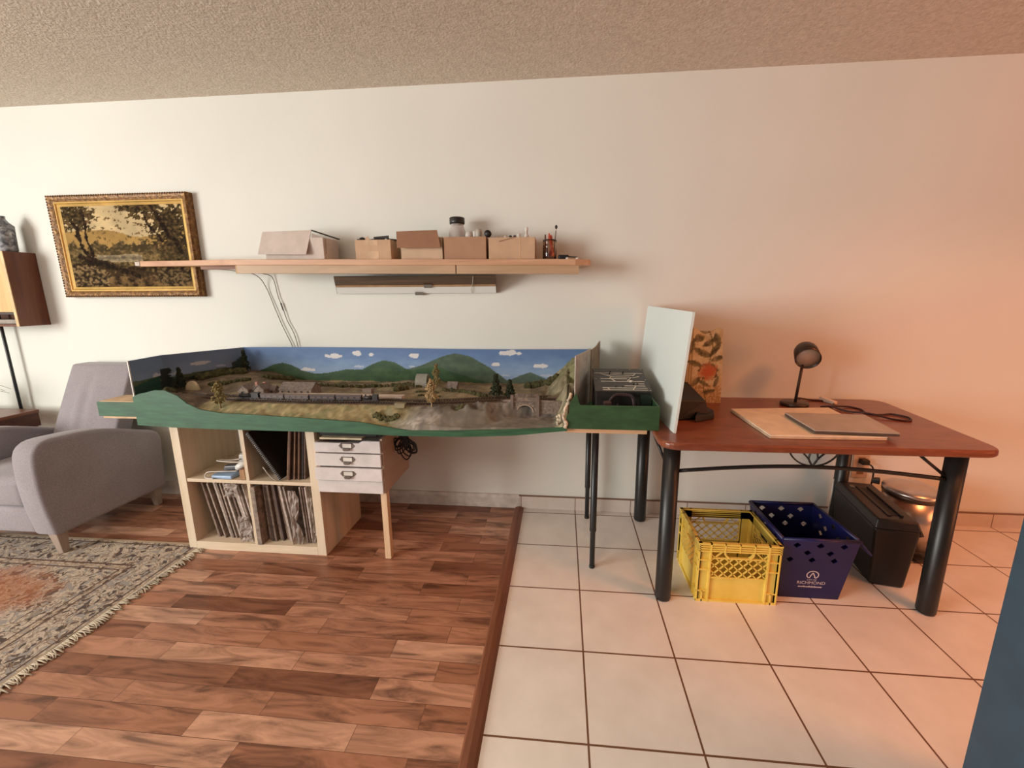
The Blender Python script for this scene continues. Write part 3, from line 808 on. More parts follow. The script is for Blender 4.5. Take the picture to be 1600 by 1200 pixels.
house('model_station_house', 'grey stone station house with two gables and chimneys on the railway', dict(loc=(-1.66, -.43, .81),
      blocks=[(-1.728, -1.672, -.475, -.405, .026, .022, 'y'), (-1.672, -1.64, -.455, -.40, .026, .014, 'x'), (-1.64, -1.587, -.475, -.405, .028, .026, 'y'), (-1.587, -1.555, -.44, -.40, .022, .016, 'x')],
      chim=[(-1.655, -.43, .873), (-1.612, -.43, .873)]), .812)
house('model_goods_shed', 'long grey goods shed with a pitched slate roof on the railway', dict(loc=(-1.43, -.42, .81),
      blocks=[(-1.515, -1.345, -.46, -.37, .030, .026, 'x')]), .812)
house('model_cottage', 'small pinkish cottage behind the pale tree on the railway', dict(loc=(-.665, -.27, .81), blocks=[(-.69, -.64, -.30, -.25, .022, .018, 'x')]), .812)
def hut():
    x0, x1, yc, r, z = -.885, -.822, -.20, .043, ground(-.85, -.2) - .004
    t = thing('model_arched_hut', 'grey half-round corrugated hut on the railway hillside', 'model building', (x0, yc, z))
    pts = [(yc - r * math.cos(a), z + 1.55 * r * math.sin(a)) for a in np.linspace(0, PI, 17)]
    MB().prism(pts, 'x', x0, x1).build('shell', M('hut_tin', (142, 140, 128), .5, var=.06, scale=120), t)
    MB().prism([(yc - r * .6, z), (yc + r * .6, z), (yc + r * .6, z + r * .8), (yc - r * .6, z + r * .8)], 'x', x1, x1 + .001).build('door', M('hut_door', (84, 84, 56), .8), t)
hut()
def portal():
    x, y = -2.04, -.40; z = ground(x, y) - .01
    t = MB(); out = [(x - .036 + .072 * (1 - math.cos(a)) / 2, z + .055 * math.sin(a)) for a in np.linspace(0, PI, 15)]
    inn = [(x - .02 + .04 * (1 - math.cos(a)) / 2, z + .034 * math.sin(a)) for a in np.linspace(PI, 0, 15)]
    t.prism(out, 'y', y - .012, y + .002)
    o = t.build('model_tunnel_mouth', M('portal_cream', (216, 196, 158), .8))
    tag(o, 'cream half-round tunnel mouth at the left end of the railway', 'model building')
portal()
def platform():
    o = MB().box(-1.52, -.86, -.503, -.455, .806, .826).build('model_platform', M('platform_grey', (206, 190, 176), .85), bevel=.001)
    tag(o, 'pale grey station platform behind the model train', 'model platform')
    o = MB().box(-1.08, -1.035, -.452, -.42, .804, .848).build('model_platform_hut', M('hut_stone', (136, 122, 110), .9))
    tag(o, 'small grey box hut at the right end of the platform', 'model building')
    b = MB(); b.prism([(-.845, .806), (-.80, .806), (-.796, .826), (-.845, .828)], 'y', -.632, -.608)
    tag(b.build('model_goods_crate', M('goods_khaki', (138, 126, 98), .8)), 'khaki goods crate beside the track in front of the pale tree', 'model crate')
platform()
# ---------------- trains: a locomotive and five carriages on the front track
def carriage(label, xc, L, col, roof, loco=False):
    y = ty(xc); a = math.atan2(ty(xc + L / 2) - ty(xc - L / 2), L); z = .8185
    t = thing('model_locomotive' if loco else 'model_carriage', label, 'model train', (xc, y, z), a, None if loco else 'carriages of the model train')
    T = _MT[t.name]
    def put(mb, name, m, par=t): 
        mb.v = [tuple(T @ Vector(p)) for p in mb.v]; return mb.build(name, m, par)
    bodym = M('train_%d_%d' % (col[0], col[1]), col, .5); rm = M('train_roof_%d' % roof[0], roof, .6)
    h = L / 2
    if loco:
        b = MB(); b.cyl((-h * .9, 0, .016), (h * .25, 0, .016), .0085, n=14); b.box(h * .25, h * .9, -.0095, .0095, .006, .029); b.box(-h, h, -.009, .009, .004, .008)
        put(b, 'body', bodym); put(MB().cyl((-h * .7, 0, .022), (-h * .7, 0, .032), .003), 'chimney', bodym); put(MB().cyl((-h * .1, 0, .022), (-h * .1, 0, .028), .004), 'steam_dome', bodym)
        put(MB().box(h * .2, h * .95, -.011, .011, .029, .031), 'roof', rm)
    else:
        put(MB().box(-h, h, -.0095, .0095, .006, .024), 'body', bodym)
        r = MB(); r.prism([(-.0105, .024), (.0105, .024), (.008, .028), (0, .0295), (-.008, .028)], 'x', -h - .001, h + .001); put(r, 'roof', rm)
        n = 4
        for k in range(n):
            xx = -h + L * (k + .5) / n; put(MB().box(xx - L * .085, xx + L * .085, -.0105, -.009, .013, .0205), 'window', M('train_window', (92, 78, 74), .4))
    for k in (-.75, -.5, .5, .75) if not loco else (-.6, -.2, .2, .6):
        put(MB().cyl((h * k, -.0085, .0045), (h * k, .0085, .0045), .0045, n=12), 'wheel', M('wheel_black', (30, 26, 26), .5))
carriage('black model steam locomotive at the left head of the train', -1.60, .118, (34, 32, 34), (48, 46, 46), True)
CARS = [(-1.475, .122, (70, 54, 50), (96, 84, 78), 'model carriage with pale roof coupled right behind the locomotive'),
        (-1.347, .122, (66, 50, 48), (104, 92, 84), 'pale roofed model carriage, second behind the locomotive'),
        (-1.219, .122, (54, 44, 44), (84, 74, 70), 'model carriage in the middle of the train, in front of the platform'),
        (-1.091, .122, (46, 38, 40), (98, 86, 84), 'dark model carriage in front of the small platform hut')]
for x, L, c, r, lab in CARS: carriage(lab, x, L, c, r)
carriage('small black model tank engine at the right tail of the train', -.985, .075, (38, 32, 34), (52, 46, 46), True)
def bridge():
    t = thing('model_bridge', 'grey stone model bridge with an arch over the road', 'model bridge', (-.26, -.49, .742))
    st = M('bridge_stone', (132, 116, 104), .9, var=.14, scale=110)
    y0, y1 = -.512, -.432; x0, x1 = -.318, -.205; zt = .834; ax0, ax1, zs = -.298, -.226, .765
    out = [(x0, .74), (x0, zt), (x1, zt), (x1, .74), (ax1, .74)]
    arch = [((ax0 + ax1) / 2 + (ax1 - ax0) / 2 * math.cos(a), zs + .032 * math.sin(a)) for a in np.linspace(0, PI, 13)]
    # face as strips above the arch
    b = MB()
    for ya, yb in ((y0, y0 + .007), (y1 - .007, y1)):
        b.box(x0, ax0, ya, yb, .74, zt); b.box(ax1, x1, ya, yb, .74, zt)
        for i in range(12):
            p, q = arch[i], arch[i + 1]
            b.hexa([(p[0], ya, p[1]), (q[0], ya, q[1]), (q[0], yb, q[1]), (p[0], yb, p[1])], [(p[0], ya, zt), (q[0], ya, zt), (q[0], yb, zt), (p[0], yb, zt)])
    for i in range(12):
        p, q = arch[i], arch[i + 1]
        b.hexa([(p[0], y0, p[1]), (q[0], y0, q[1]), (q[0], y1, q[1]), (p[0], y1, p[1])], [(p[0], y0, p[1] + .004), (q[0], y0, q[1] + .004), (q[0], y1, q[1] + .004), (p[0], y1, p[1] + .004)])
    b.build('arch', st, t)
    r = MB()
    for i in range(12):
        p, q = arch[i], arch[i + 1]; c = Vector(((ax0 + ax1) / 2, 0, zs))
        def o(w): v = Vector((w[0], 0, w[1])); d = (v - c).normalized() * .006; return (v.x + d.x, v.z + d.z)
        po, qo = o(p), o(q)
        r.hexa([(p[0], y0 - .003, p[1]), (q[0], y0 - .003, q[1]), (q[0], y0, q[1]), (p[0], y0, p[1])], [(po[0], y0 - .003, po[1]), (qo[0], y0 - .003, qo[1]), (qo[0], y0, qo[1]), (po[0], y0, po[1])])
    r.build('voussoirs', M('bridge_light_stone', (164, 146, 130), .9), t)
    pi = MB()
    for x in (x0 - .004, x1 + .004): pi.box(x - .007, x + .007, y0 - .008, y0 + .008, .74, zt + .012)
    pi.box(x0, x1, y0 - .005, y0 + .004, .812, .817); pi.build('pier', M('bridge_pier', (116, 100, 92), .9), t)
    wa = MB(); wa.hexa([(x1 + .01, y0 + .002, .742), (-.085, y0 + .004, .742), (-.085, y0 + .014, .742), (x1 + .01, y0 + .012, .742)], [(x1 + .01, y0 + .002, .822), (-.085, y0 + .004, .818), (-.085, y0 + .014, .818), (x1 + .01, y0 + .012, .822)])
    wa.build('wing_wall', st, t); w = MB(); w.hexa([(-.40, y0 + .03, .76), (x0 - .01, y0 + .002, .742), (x0 - .01, y0 + .012, .742), (-.40, y0 + .04, .76)], [(-.40, y0 + .03, .812), (x0 - .01, y0 + .002, .822), (x0 - .01, y0 + .012, .822), (-.40, y0 + .04, .812)])
    w.build('wing_wall', st, t)
bridge()
# ---------------- control box in the end bay
def control_box():
    t = thing('control_box', 'black control box with a white track diagram in the right end bay', 'control panel', (.2, -.42, .757))
    bx = M('control_black', (40, 36, 34), .5, var=.12, scale=40)
    yf, yb, zf, zb = -.56, -.31, .880, .934; xl0, xl1 = .062, .064; xr0, xr1 = .303, .303
    MB().hexa([(xl0, yf, .757), (xr0, yf, .757), (xr1, yb, .757), (xl1, yb, .757)], [(xl0, yf, zf), (xr0, yf, zf), (xr1, yb, zb), (xl1, yb, zb)]).build('case', bx, t, bevel=.002)
    n = Vector((0, -(zb - zf), (yb - yf))).normalized()
    def S(u, v, d=0.0):   # on the sloping top
        return Vector((xl0 + (xr0 - xl0) * u, yf + (yb - yf) * v, zf + (zb - zf) * v)) + n * d
    tp = MB(); tp.hexa([S(-.015, -.01, .0002), S(1.015, -.01, .0002), S(1.015, 1.01, .0002), S(-.015, 1.01, .0002)], [S(-.015, -.01, .005), S(1.015, -.01, .005), S(1.015, 1.01, .005), S(-.015, 1.01, .005)])
    tp.build('diagram_panel', M('panel_dark', (62, 56, 50), .45, var=.15, scale=30), t)
    ln = MB()
    def seg(u0, v0, u1, v1, w=.011):
        a = S(u0, v0, .0052); b = S(u1, v1, .0052); d = (b - a).normalized(); sd = d.cross(n).normalized() * (w * .19)
        ln.add([a + sd, b + sd, b - sd, a - sd, a + sd + n * .0012, b + sd + n * .0012, b - sd + n * .0012, a - sd + n * .0012], [(0, 1, 2, 3), (4, 5, 6, 7), (0, 1, 5, 4), (1, 2, 6, 5), (2, 3, 7, 6), (3, 0, 4, 7)])
    for s in ((.02, .78, .97, .78), (.25, .69, .80, .69), (.33, .60, .70, .60), (.12, .52, .64, .52), (.12, .40, .95, .40), (.12, .78, .36, .60), (.34, .62, .30, .53), (.62, .41, .84, .78), (.33, .52, .40, .40), (.76, .30, .93, .30), (.55, .21, .93, .21), (.13, .12, .95, .12), (.13, .04, .95, .04), (.68, .05, .76, .22), (.22, .12, .26, .04), (.74, .56, .88, .63)): seg(*s)
    ln.build('track_diagram', M('white_tape', (218, 204, 184), .5), t)
    for u, v in ((.03, .95), (.97, .95), (.5, .95), (.75, .95), (.03, .5), (.98, .48), (.98, .02)):
        MB().cyl(S(u, v, .005), S(u, v, .0075), .0028, n=8).build('screw', M('screw_head', (180, 170, 156), .4, .5), t)
    for u, v in ((.32, .74), (.58, .76), (.38, .15), (.74, .58), (.72, .26), (.79, .28), (.34, .82), (.6, .82), (.5, .15)):
        MB().cyl(S(u, v, .005), S(u, v, .013), .0028, n=8).build('switch', M('switch_black', (20, 18, 18), .4), t)
    MB().cyl(S(.69, .4, .005), S(.69, .4, .009), .009, n=14).build('dial', M('dial_cream', (206, 194, 176), .5), t)
    # front: handset and leads
    h = MB(); h.box(.255, .302, yf - .022, yf - .001, .8, .872); h.build('socket_block', M('block_green_black', (26, 38, 28), .5), t)
    c = thing('cab_lead', 'dark coiled lead and handset lying in front of the control box', 'cable', (.15, -.62, .757))
    cm = M('lead_maroon', (52, 30, 32), .5)
    R = random.Random(8); w = MB()
    w.tube(smoothpath([(.11, -.60, .763), (.115, -.59, .83), (.14, -.585, .868), (.18, -.585, .872), (.215, -.59, .865), (.225, -.60, .82), (.22, -.605, .77)], 7), .008, 8)
    w.tube(smoothpath([(.10, -.62, .764), (.13, -.63, .80), (.15, -.635, .845), (.135, -.63, .79), (.17, -.625, .77)], 7), .003, 6)
    w.build('lead', cm, c)
    MB().box(.09, .125, -.625, -.595, .757, .85).build('handset', M('handset_brown', (66, 50, 46), .5), c, bevel=.005)
control_box()
# tall thin foam board leaning between the railway and the table
def foam():
    b0, b1 = (.368, -.715), (.326, -.05); lean = .042; z0, z1 = .7455, 1.238; th = .010
    b = MB().hexa([(b0[0], b0[1], z0), (b0[0] + th, b0[1], z0), (b1[0] + th, b1[1], z0), (b1[0], b1[1], z0)],
                  [(b0[0] + lean, b0[1], z1), (b0[0] + lean + th, b0[1], z1), (b1[0] + lean + th, b1[1], z1 + .004), (b1[0] + lean, b1[1], z1 + .004)])
    o = b.build('foam_board', M('foam_white', (214, 222, 218), .55, var=.0))
    tag(o, 'tall thin white board standing on edge between the railway and the red table', 'board')
foam()
def trestle():
    t = thing('trestle', 'pale wooden plank on two black telescopic legs under the right end of the railway', 'table', (.1, -.35, 0))
    MB().box(-.075, .272, -.668, -.05, .7215, .746).build('plank', wood('plank_pine', (206, 158, 118), (226, 182, 142), .5, 'x'), t, bevel=.002)
    bk = M('satin_black', (34, 36, 38), .35)
    for x, y in ((.066, -.557), (.067, -.096)):
        l = MB().lathe([(.0125, 0), (.0125, .19), (.0155, .195), (.0165, .205), (.0155, .215), (.0155, .7215)], (x, y, 0), 18).build('leg', bk, t)
        MB().lathe([(.0135, 0), (.0135, .012), (.0125, .014)], (x, y, 0), 18, cap=False).build('foot_cap', M('rubber_black', (22, 22, 22), .7), l)
    MB().box(.078, .09, -.6, -.588, .70, .7215).build('bracket', M('bracket_white', (216, 206, 196), .5), t)
trestle()
# ================================================================ WALL SHELF AND WHAT STANDS ON IT
def sz(x): return 1.489 - .012 * (x + .92)      # the board sags a little to the right
def card(mb, **k): pass
def shelf():
    t = thing('wall_shelf', 'long pale wooden wall shelf with a tapered left end above the railway', 'shelf', (-.92, 0, 1.489))
    w = wood('shelf_pine', (186, 140, 108), (210, 166, 132), .5, 'x')
    out = [(-2.585, -.052), (-2.565, -.078), (-1.86, -.222), (-.03, -.222), (.035, -.198), (.05, -.15), (.03, -.002), (-2.19, -.002), (-2.2, -.052)]
    T = .030; v = [(x, y, sz(x) - T) for x, y in out] + [(x, y, sz(x)) for x, y in out]; n = len(out)
    MB().add(v, [tuple(reversed(range(n))), tuple(range(n, 2 * n))] + [(i, (i + 1) % n, (i + 1) % n + n, i + n) for i in range(n)]).build('board', w, t, bevel=.002)
    w2 = wood('shelf_lipping', (170, 140, 108), (190, 158, 126), .5, 'x')
    def fasc(xa, xb, cut):
        za, zb = sz(xa) - T, sz(xb) - T; h = .043
        MB().hexa([(xa, -.220, za - h), (xb, -.220, zb - h), (xb, -.196, zb - h), (xa - cut, -.196, za - h)], [(xa, -.220, za), (xb, -.220, zb), (xb, -.196, zb), (xa - cut, -.196, za)]).build('lipping', w2, t, bevel=.001)
    fasc(-1.845, -.643, .03); fasc(-.638, -.012, 0)
    b = MB().box(-2.12, -1.87, -.15, -.115, sz(-2) - T - .018, sz(-2) - T)
    b.build('batten', wood('batten_wood', (120, 84, 64), (150, 108, 84), .6, 'x'), t)
    for x in (-1.6, -.3): MB().box(x - .02, x + .02, -.19, -.001, sz(x) - T - .03, sz(x) - T).build('bracket', w2, t)
    e = MB().hexa([(-2.600, -.064, sz(-2.6) - .026), (-2.588, -.086, sz(-2.6) - .026), (-2.566, -.08, sz(-2.6) - .026), (-2.585, -.054, sz(-2.6) - .026)], [(-2.600, -.064, sz(-2.6) - .004), (-2.588, -.086, sz(-2.6) - .004), (-2.566, -.08, sz(-2.6) - .004), (-2.585, -.054, sz(-2.6) - .004)])
    e.build('end_clip', M('clip_white', (216, 204, 190), .4), t)
shelf()
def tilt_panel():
    t = thing('tilted_mirror_strip', 'long tilted mirror strip under the shelf with painted brown and white reflections', 'lamp', (-.9, -.08, 1.318))  # mirror strip; brown, tan and white reflections painted on as flat bands
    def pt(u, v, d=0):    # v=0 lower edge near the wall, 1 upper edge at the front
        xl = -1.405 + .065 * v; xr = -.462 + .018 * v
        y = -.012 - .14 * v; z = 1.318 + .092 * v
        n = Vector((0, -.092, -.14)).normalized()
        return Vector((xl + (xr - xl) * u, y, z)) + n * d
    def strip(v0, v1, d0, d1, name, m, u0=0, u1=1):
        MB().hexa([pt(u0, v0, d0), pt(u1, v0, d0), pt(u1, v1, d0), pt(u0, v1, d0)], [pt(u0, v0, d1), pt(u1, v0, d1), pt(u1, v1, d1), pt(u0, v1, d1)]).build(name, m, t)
    strip(0, 1, 0, .004, 'back_plate', M('panel_edge_grey', (96, 98, 94), .4))
    strip(.50, .995, .004, .006, 'brown_reflection', wood('reflection_brown', (66, 46, 28), (108, 76, 46), .35, 'x'))
    strip(.43, .52, .0062, .009, 'tan_reflection', M('reflection_tan', (190, 150, 110), .4), .004, .996)
    strip(.02, .43, .004, .006, 'pale_plate', M('reflection_white', (250, 252, 250), .25, var=0), .003, .997)  # reflected white wall, painted on as a pale band
    for u, v in ((.58, .40), (.52, -.03)):
        strip(v, v + .16, .009, .013, 'clip', M('clip_grey', (128, 120, 112), .4), u - .02, u + .03)
    MB().tube(smoothpath([pt(.865, 1, .010), pt(.858, .6, .012), pt(.848, .3, .011), pt(.85, .04, .008)], 5), .0016, 5).build('hanging_string', M('cord_pale', (206, 198, 186), .7), t)
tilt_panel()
def hollow(mb, x0, x1, y0, y1, z0, z1, w=.004):
    mb.box(x0, x1, y0, y0 + w, z0, z1); mb.box(x0, x1, y1 - w, y1, z0, z1); mb.box(x0, x0 + w, y0 + w, y1 - w, z0, z1); mb.box(x1 - w, x1, y0 + w, y1 - w, z0, z1); mb.box(x0 + w, x1 - w, y0 + w, y1 - w, z0, z0 + w)
    return mb
def cardm(name, rgb): return M(name, rgb, .85, var=.02, scale=18)
def shelf_things():
    # pale shoe box with its lid flap hanging forward
    xa, xb = -1.715, -1.365; z = sz(-1.54) + .0005; y0, y1 = -.185, -.03
    t = thing('shoe_box', 'pale grey carton with its lid folded forward, at the left of the shelf', 'box', (-1.54, -.1, z))
    g = cardm('pale_card', (206, 192, 182)); dk = cardm('pale_card_inner', (186, 172, 162))
    za = z + .003 - .002
    hollow(MB(), xa + .02, xb, y0, y1, za, z + .112).build('body', g, t)
    MB().hexa([(xa - .005, y0 - .03, z + .028), (xb - .085, y0 - .028, z + .024), (xb - .085, y0 - .024, z + .024), (xa - .005, y0 - .026, z + .028)],
              [(xa + .006, y0 + .012, z + .148), (xb - .066, y0 + .012, z + .153), (xb - .066, y0 + .016, z + .153), (xa + .006, y0 + .016, z + .148)]).build('lid_flap', g, t)
    MB().hexa([(xb - .072, y0 + .012, z + .150), (xb - .066, y0 + .012, z + .150), (xb + .012, y1, z + .118), (xb + .004, y1, z + .118)],
              [(xb - .074, y0 + .012, z + .154), (xb - .062, y0 + .012, z + .154), (xb + .016, y1, z + .122), (xb + .004, y1, z + .122)]).build('lid_edge', cardm('card_dark_edge', (70, 58, 52)), t)
    MB().hexa([(xb - .058, y0 + .004, z + .03), (xb + .004, y0 + .02, z + .03), (xb + .004, y0 + .024, z + .03), (xb - .058, y0 + .008, z + .03)],
              [(xb - .062, y0 + .004, z + .135), (xb + .008, y0 + .02, z + .108), (xb + .008, y0 + .024, z + .108), (xb - .062, y0 + .008, z + .135)]).build('side_flap', dk, t)
    # box full of black odds and ends
    br = cardm('brown_card', (196, 164, 134)); bd = cardm('brown_card_dark', (156, 118, 90)); tape = M('parcel_tape', (206, 170, 134), .4)
    def carton(label, xa, xb, h, y0=-.185, y1=-.045, front=br, tapes=(), w=.004):
        xc = (xa + xb) / 2; z = sz(xa) + .0005
        t = thing('cardboard_box', label, 'box', (xc, (y0 + y1) / 2, z), 0, 'cardboard boxes on the wall shelf')
        hollow(MB(), xa, xb, y0, y1, z, z + h, w).build('body', front, t)
        for a, b, c, d in tapes:
            MB().box(xa + (xb - xa) * a, xa + (xb - xa) * b, y0 - .0008, y0, z + h * c, z + h * d).build('tape', tape, t)
        return t, z
    t, z = carton('open cardboard box with black scraps on top, left of the flapped box', -1.188, -.995, .10, tapes=((.3, .65, .72, 1.0), (.33, .66, .0, .42)))
    R = random.Random(3)
    s = MB()
    for k in range(34):
        x = R.uniform(-1.17, -1.01); y = R.uniform(-.17, -.06); a = R.uniform(0, 3.1); L = R.uniform(.02, .05); zz = z + .10 + R.uniform(-.012, .014) * (1 if x > -1.1 else .2)
        s.hexa([(x - L * math.cos(a), y - L * .3 * math.sin(a), zz - .004), (x + L * math.cos(a), y, zz - .006), (x + L * math.cos(a), y + .012, zz - .006), (x - L * math.cos(a), y + .012, zz - .004)],
               [(x - L * math.cos(a), y, zz + .003), (x + L * math.cos(a), y, zz + .009), (x + L * math.cos(a), y + .012, zz + .01), (x - L * math.cos(a), y + .012, zz + .002)])
    o = s.build('black_scraps', M('scrap_black', (36, 26, 24), .6)); tag(o, 'heap of black rubber and cable scraps in the leftmost cardboard box', 'scraps', kind='stuff')
    o = MB().lathe([(0, -.02), (.016, -.014), (.02, 0), (.014, .014), (0, .019)], (-1.155, -.165, z + .098), 14).build('black_roll', M('roll_black', (26, 22, 22), .5))
    tag(o, 'small round black roll poking out of the leftmost cardboard box', 'roll')
    o = MB().hexa([(-1.14, -.17, z + .09), (-1.11, -.17, z + .088), (-1.11, -.166, z + .088), (-1.14, -.166, z + .09)], [(-1.138, -.17, z + .112), (-1.122, -.17, z + .122), (-1.122, -.166, z + .122), (-1.138, -.166, z + .112)]).build('card_scrap', tape)
    tag(o, 'little tan card offcut sticking up from the leftmost cardboard box', 'card')
    # flapped box
    t, z = carton('low cardboard box with a dark flap folded over its front', -.945, -.722, .112, y0=-.17, front=cardm('brown_card_pale', (204, 176, 148)))
    MB().hexa([(-.955, -.20, z + .058), (-.722, -.20, z + .056), (-.722, -.196, z + .056), (-.955, -.196, z + .058)], [(-.962, -.178, z + .143), (-.745, -.178, z + .147), (-.745, -.174, z + .147), (-.962, -.174, z + .143)]).build('flap', cardm('flap_brown', (150, 110, 84)), t)
    # box with jar
    t, z = carton('brown cardboard box holding a black lidded jar', -.708, -.488, .112, front=cardm('brown_card_mid', (172, 134, 106)))
    j = thing('plastic_jar', 'clear plastic jar with a black screw lid standing in a cardboard box', 'jar', (-.655, -.10, z + .005))
    MB().lathe([(0, 0), (.042, 0), (.046, .008), (.046, .135), (.036, .163), (.034, .172), (.034, .185)], (-.655, -.10, z + .005), 26, cap=False).build('body', M('jar_clear', (206, 198, 190), .12, **{'Alpha': .55}), j)
    MB().lathe([(0, .182), (.039, .182), (.040, .19), (.040, .212), (.036, .216), (0, .216)], (-.655, -.10, z + .005), 26).build('lid', M('lid_black', (34, 34, 34), .4), j)
    for x, r, h, lab, c in ((-.588, .022, .139, 'squat white tub beside the black lidded jar', (214, 206, 196)), (-.558, .013, .143, 'slim white bottle cap right of the black lidded jar', (226, 220, 212)), (-.537, .018, .152, 'greyish tub at the right end of the jar box', (190, 180, 166))):
        o = MB().lathe([(0, 0), (r, 0), (r, h * .9), (r * .8, h), (0, h)], (x, -.115, z + .005), 18).build('plastic_tub', M('tub_%d' % c[0], c, .4)); tag(o, lab, 'tub', 'tubs and bottles in the cardboard boxes')
    o = MB().lathe([(0, 0), (.018, 0), (.018, .016), (0, .016)], (0, 0, 0), 18, Matrix.Translation((-.481, -.15, z + .1285)) @ Matrix.Rotation(PI / 2, 4, 'X')).build('tape_roll', M('roll_black', (26, 22, 22), .5)); tag(o, 'dark round disc wedged between the two right cardboard boxes', 'roll')
    # right box with little white bottles
    t, z = carton('cardboard box full of small white bottles, rightmost on the shelf', -.474, -.236, .108, front=br, tapes=((.66, .69, 0, 1),))
    MB().hexa([(-.418, -.189, z + .087), (-.33, -.189, z + .109), (-.33, -.186, z + .109), (-.418, -.186, z + .087)], [(-.418, -.189, z + .091), (-.33, -.189, z + .1115), (-.33, -.186, z + .1115), (-.418, -.186, z + .091)]).build('torn_edge', bd, t)
    bt = M('bottle_white', (226, 220, 212), .35)
    for x, y, h, lab in ((-.437, -.13, .118, 'small white bottle cap at the left corner of the bottle box'), (-.392, -.13, .117, 'small white bottle, second from the left in the bottle box'), (-.323, -.12, .128, 'wide pale bottle next to the tall white bottle')):
        r = .010 if x < -.35 else .013
        o = MB().lathe([(0, 0), (r, 0), (r, h * .82), (r * .85, h * .86), (r * .85, h), (0, h)], (x, y, z + .005), 16).build('paint_bottle', bt); tag(o, lab, 'bottle', 'tubs and bottles in the cardboard boxes')
    o = thing('paint_bottle', 'tall white bottle with a thin nozzle, rightmost in the bottle box', 'bottle', (-.283, -.125, z + .005), 0, 'tubs and bottles in the cardboard boxes')
    MB().lathe([(0, 0), (.014, 0), (.014, .112), (.008, .125), (0, .125)], (-.283, -.125, z + .005), 16).build('body', bt, o)
    MB().lathe([(.0065, .122), (.006, .14), (.0085, .142), (.0085, .158), (0, .16)], (-.283, -.125, z + .005), 14).build('nozzle', bt, o)
    for x, lab in ((-.368, 'tiny black knob poking out of the bottle box, left one'), (-.345, 'tiny black knob poking out of the bottle box, beside the pale bottle')):
        b = MB().lathe([(0, 0), (.006, 0), (.006, .112), (.009, .115), (.006, .121), (0, .122)], (x, -.12, z + .004), 10).build('marker_pen', M('roll_black', (26, 22, 22), .5)); tag(b, lab, 'pen')
    # glass jar with tools
    z = sz(-.165) + .0005; cx, cy = -.162, -.13
    j = MB().lathe([(.0, .0), (.034, 0), (.036, .004), (.036, .078), (.033, .082), (.036, .086), (.036, .102), (.034, .102), (.033, .088), (.031, .082), (.033, .077), (.033, .006), (0, .005)], (cx, cy, z), 26).build('glass_jar', glass('jar_glass', (238, 228, 218)))
    tag(j, 'glass jar of tools near the right end of the shelf', 'jar')
    o = MB().cyl((cx - .018, cy, z + .007), (cx - .022, cy - .004, z + .075), .0115, n=14); o.cyl((cx - .022, cy - .004, z + .075), (cx - .023, cy - .004, z + .128), .004, n=10)
    tag(o.build('brown_marker', M('marker_brown', (110, 66, 48), .45)), 'thick brown marker standing in the glass jar', 'pen')
    s = thing('scissors', 'orange handled tool standing in the glass jar', 'scissors', (cx + .008, cy, z + .008))
    om = M('handle_orange', (206, 84, 52), .4)
    MB().tube(smoothpath([(cx + .019, cy - .006, z + .012), (cx + .012, cy - .004, z + .055), (cx + .001, cy - .002, z + .10), (cx - .004, cy, z + .135)], 6), [.007] * 12 + [.009, .008, .007, .006, .005, .004, .003], 10).build('handle', om, s)
    MB().tube(smoothpath([(cx - .004, cy + .008, z + .012), (cx + .006, cy + .006, z + .04), (cx + .01, cy + .004, z + .08), (cx + .006, cy + .004, z + .125)], 6), .006, 10).build('handle', om, s)
    b = thing('paint_brush', 'thin brush with black tip standing in the glass jar', 'brush', (cx + .026, cy, z + .008))
    MB().cyl((cx + .020, cy + .004, z + .012), (cx + .032, cy + .002, z + .148), .0028, .002, n=8).build('handle', M('brush_dark_wood', (84, 56, 44), .4), b)
    MB().cyl((cx + .032, cy + .002, z + .148), (cx + .033, cy + .002, z + .155), .003, n=8).build('ferrule', M('ferrule', (220, 214, 204), .3, .6), b)
    MB().lathe([(.003, 0), (.0065, .008), (.0065, .016), (0, .022)], (cx + .033, cy + .002, z + .155), 10).build('bristles', M('roll_black', (26, 22, 22), .5), b)
    # small black gadget
    z = sz(-.09) + .0005
    g = thing('clamp', 'small black clamp lying at the right end of the shelf', 'tool', (-.085, -.15, z))
    bm = M('clamp_black', (28, 26, 28), .4)
    MB().box(-.118, -.062, -.165, -.135, z, z + .026).build('jaw', bm, g, bevel=.008, seg=3)
    MB().cyl((-.062, -.15, z + .016), (-.018, -.15, z + .013), .0032).build('handle', bm, g)
    for x, lab in ((-.070, 'little white cap in front of the black clamp'), (-.02, 'little pinkish white cap beyond the black clamp')):
        o = MB().lathe([(0, 0), (.0085, 0), (.0085, .009), (0, .012)], (x, -.178, sz(x) + .0005), 14).build('bottle_cap', bt); tag(o, lab, 'cap')
shelf_things()
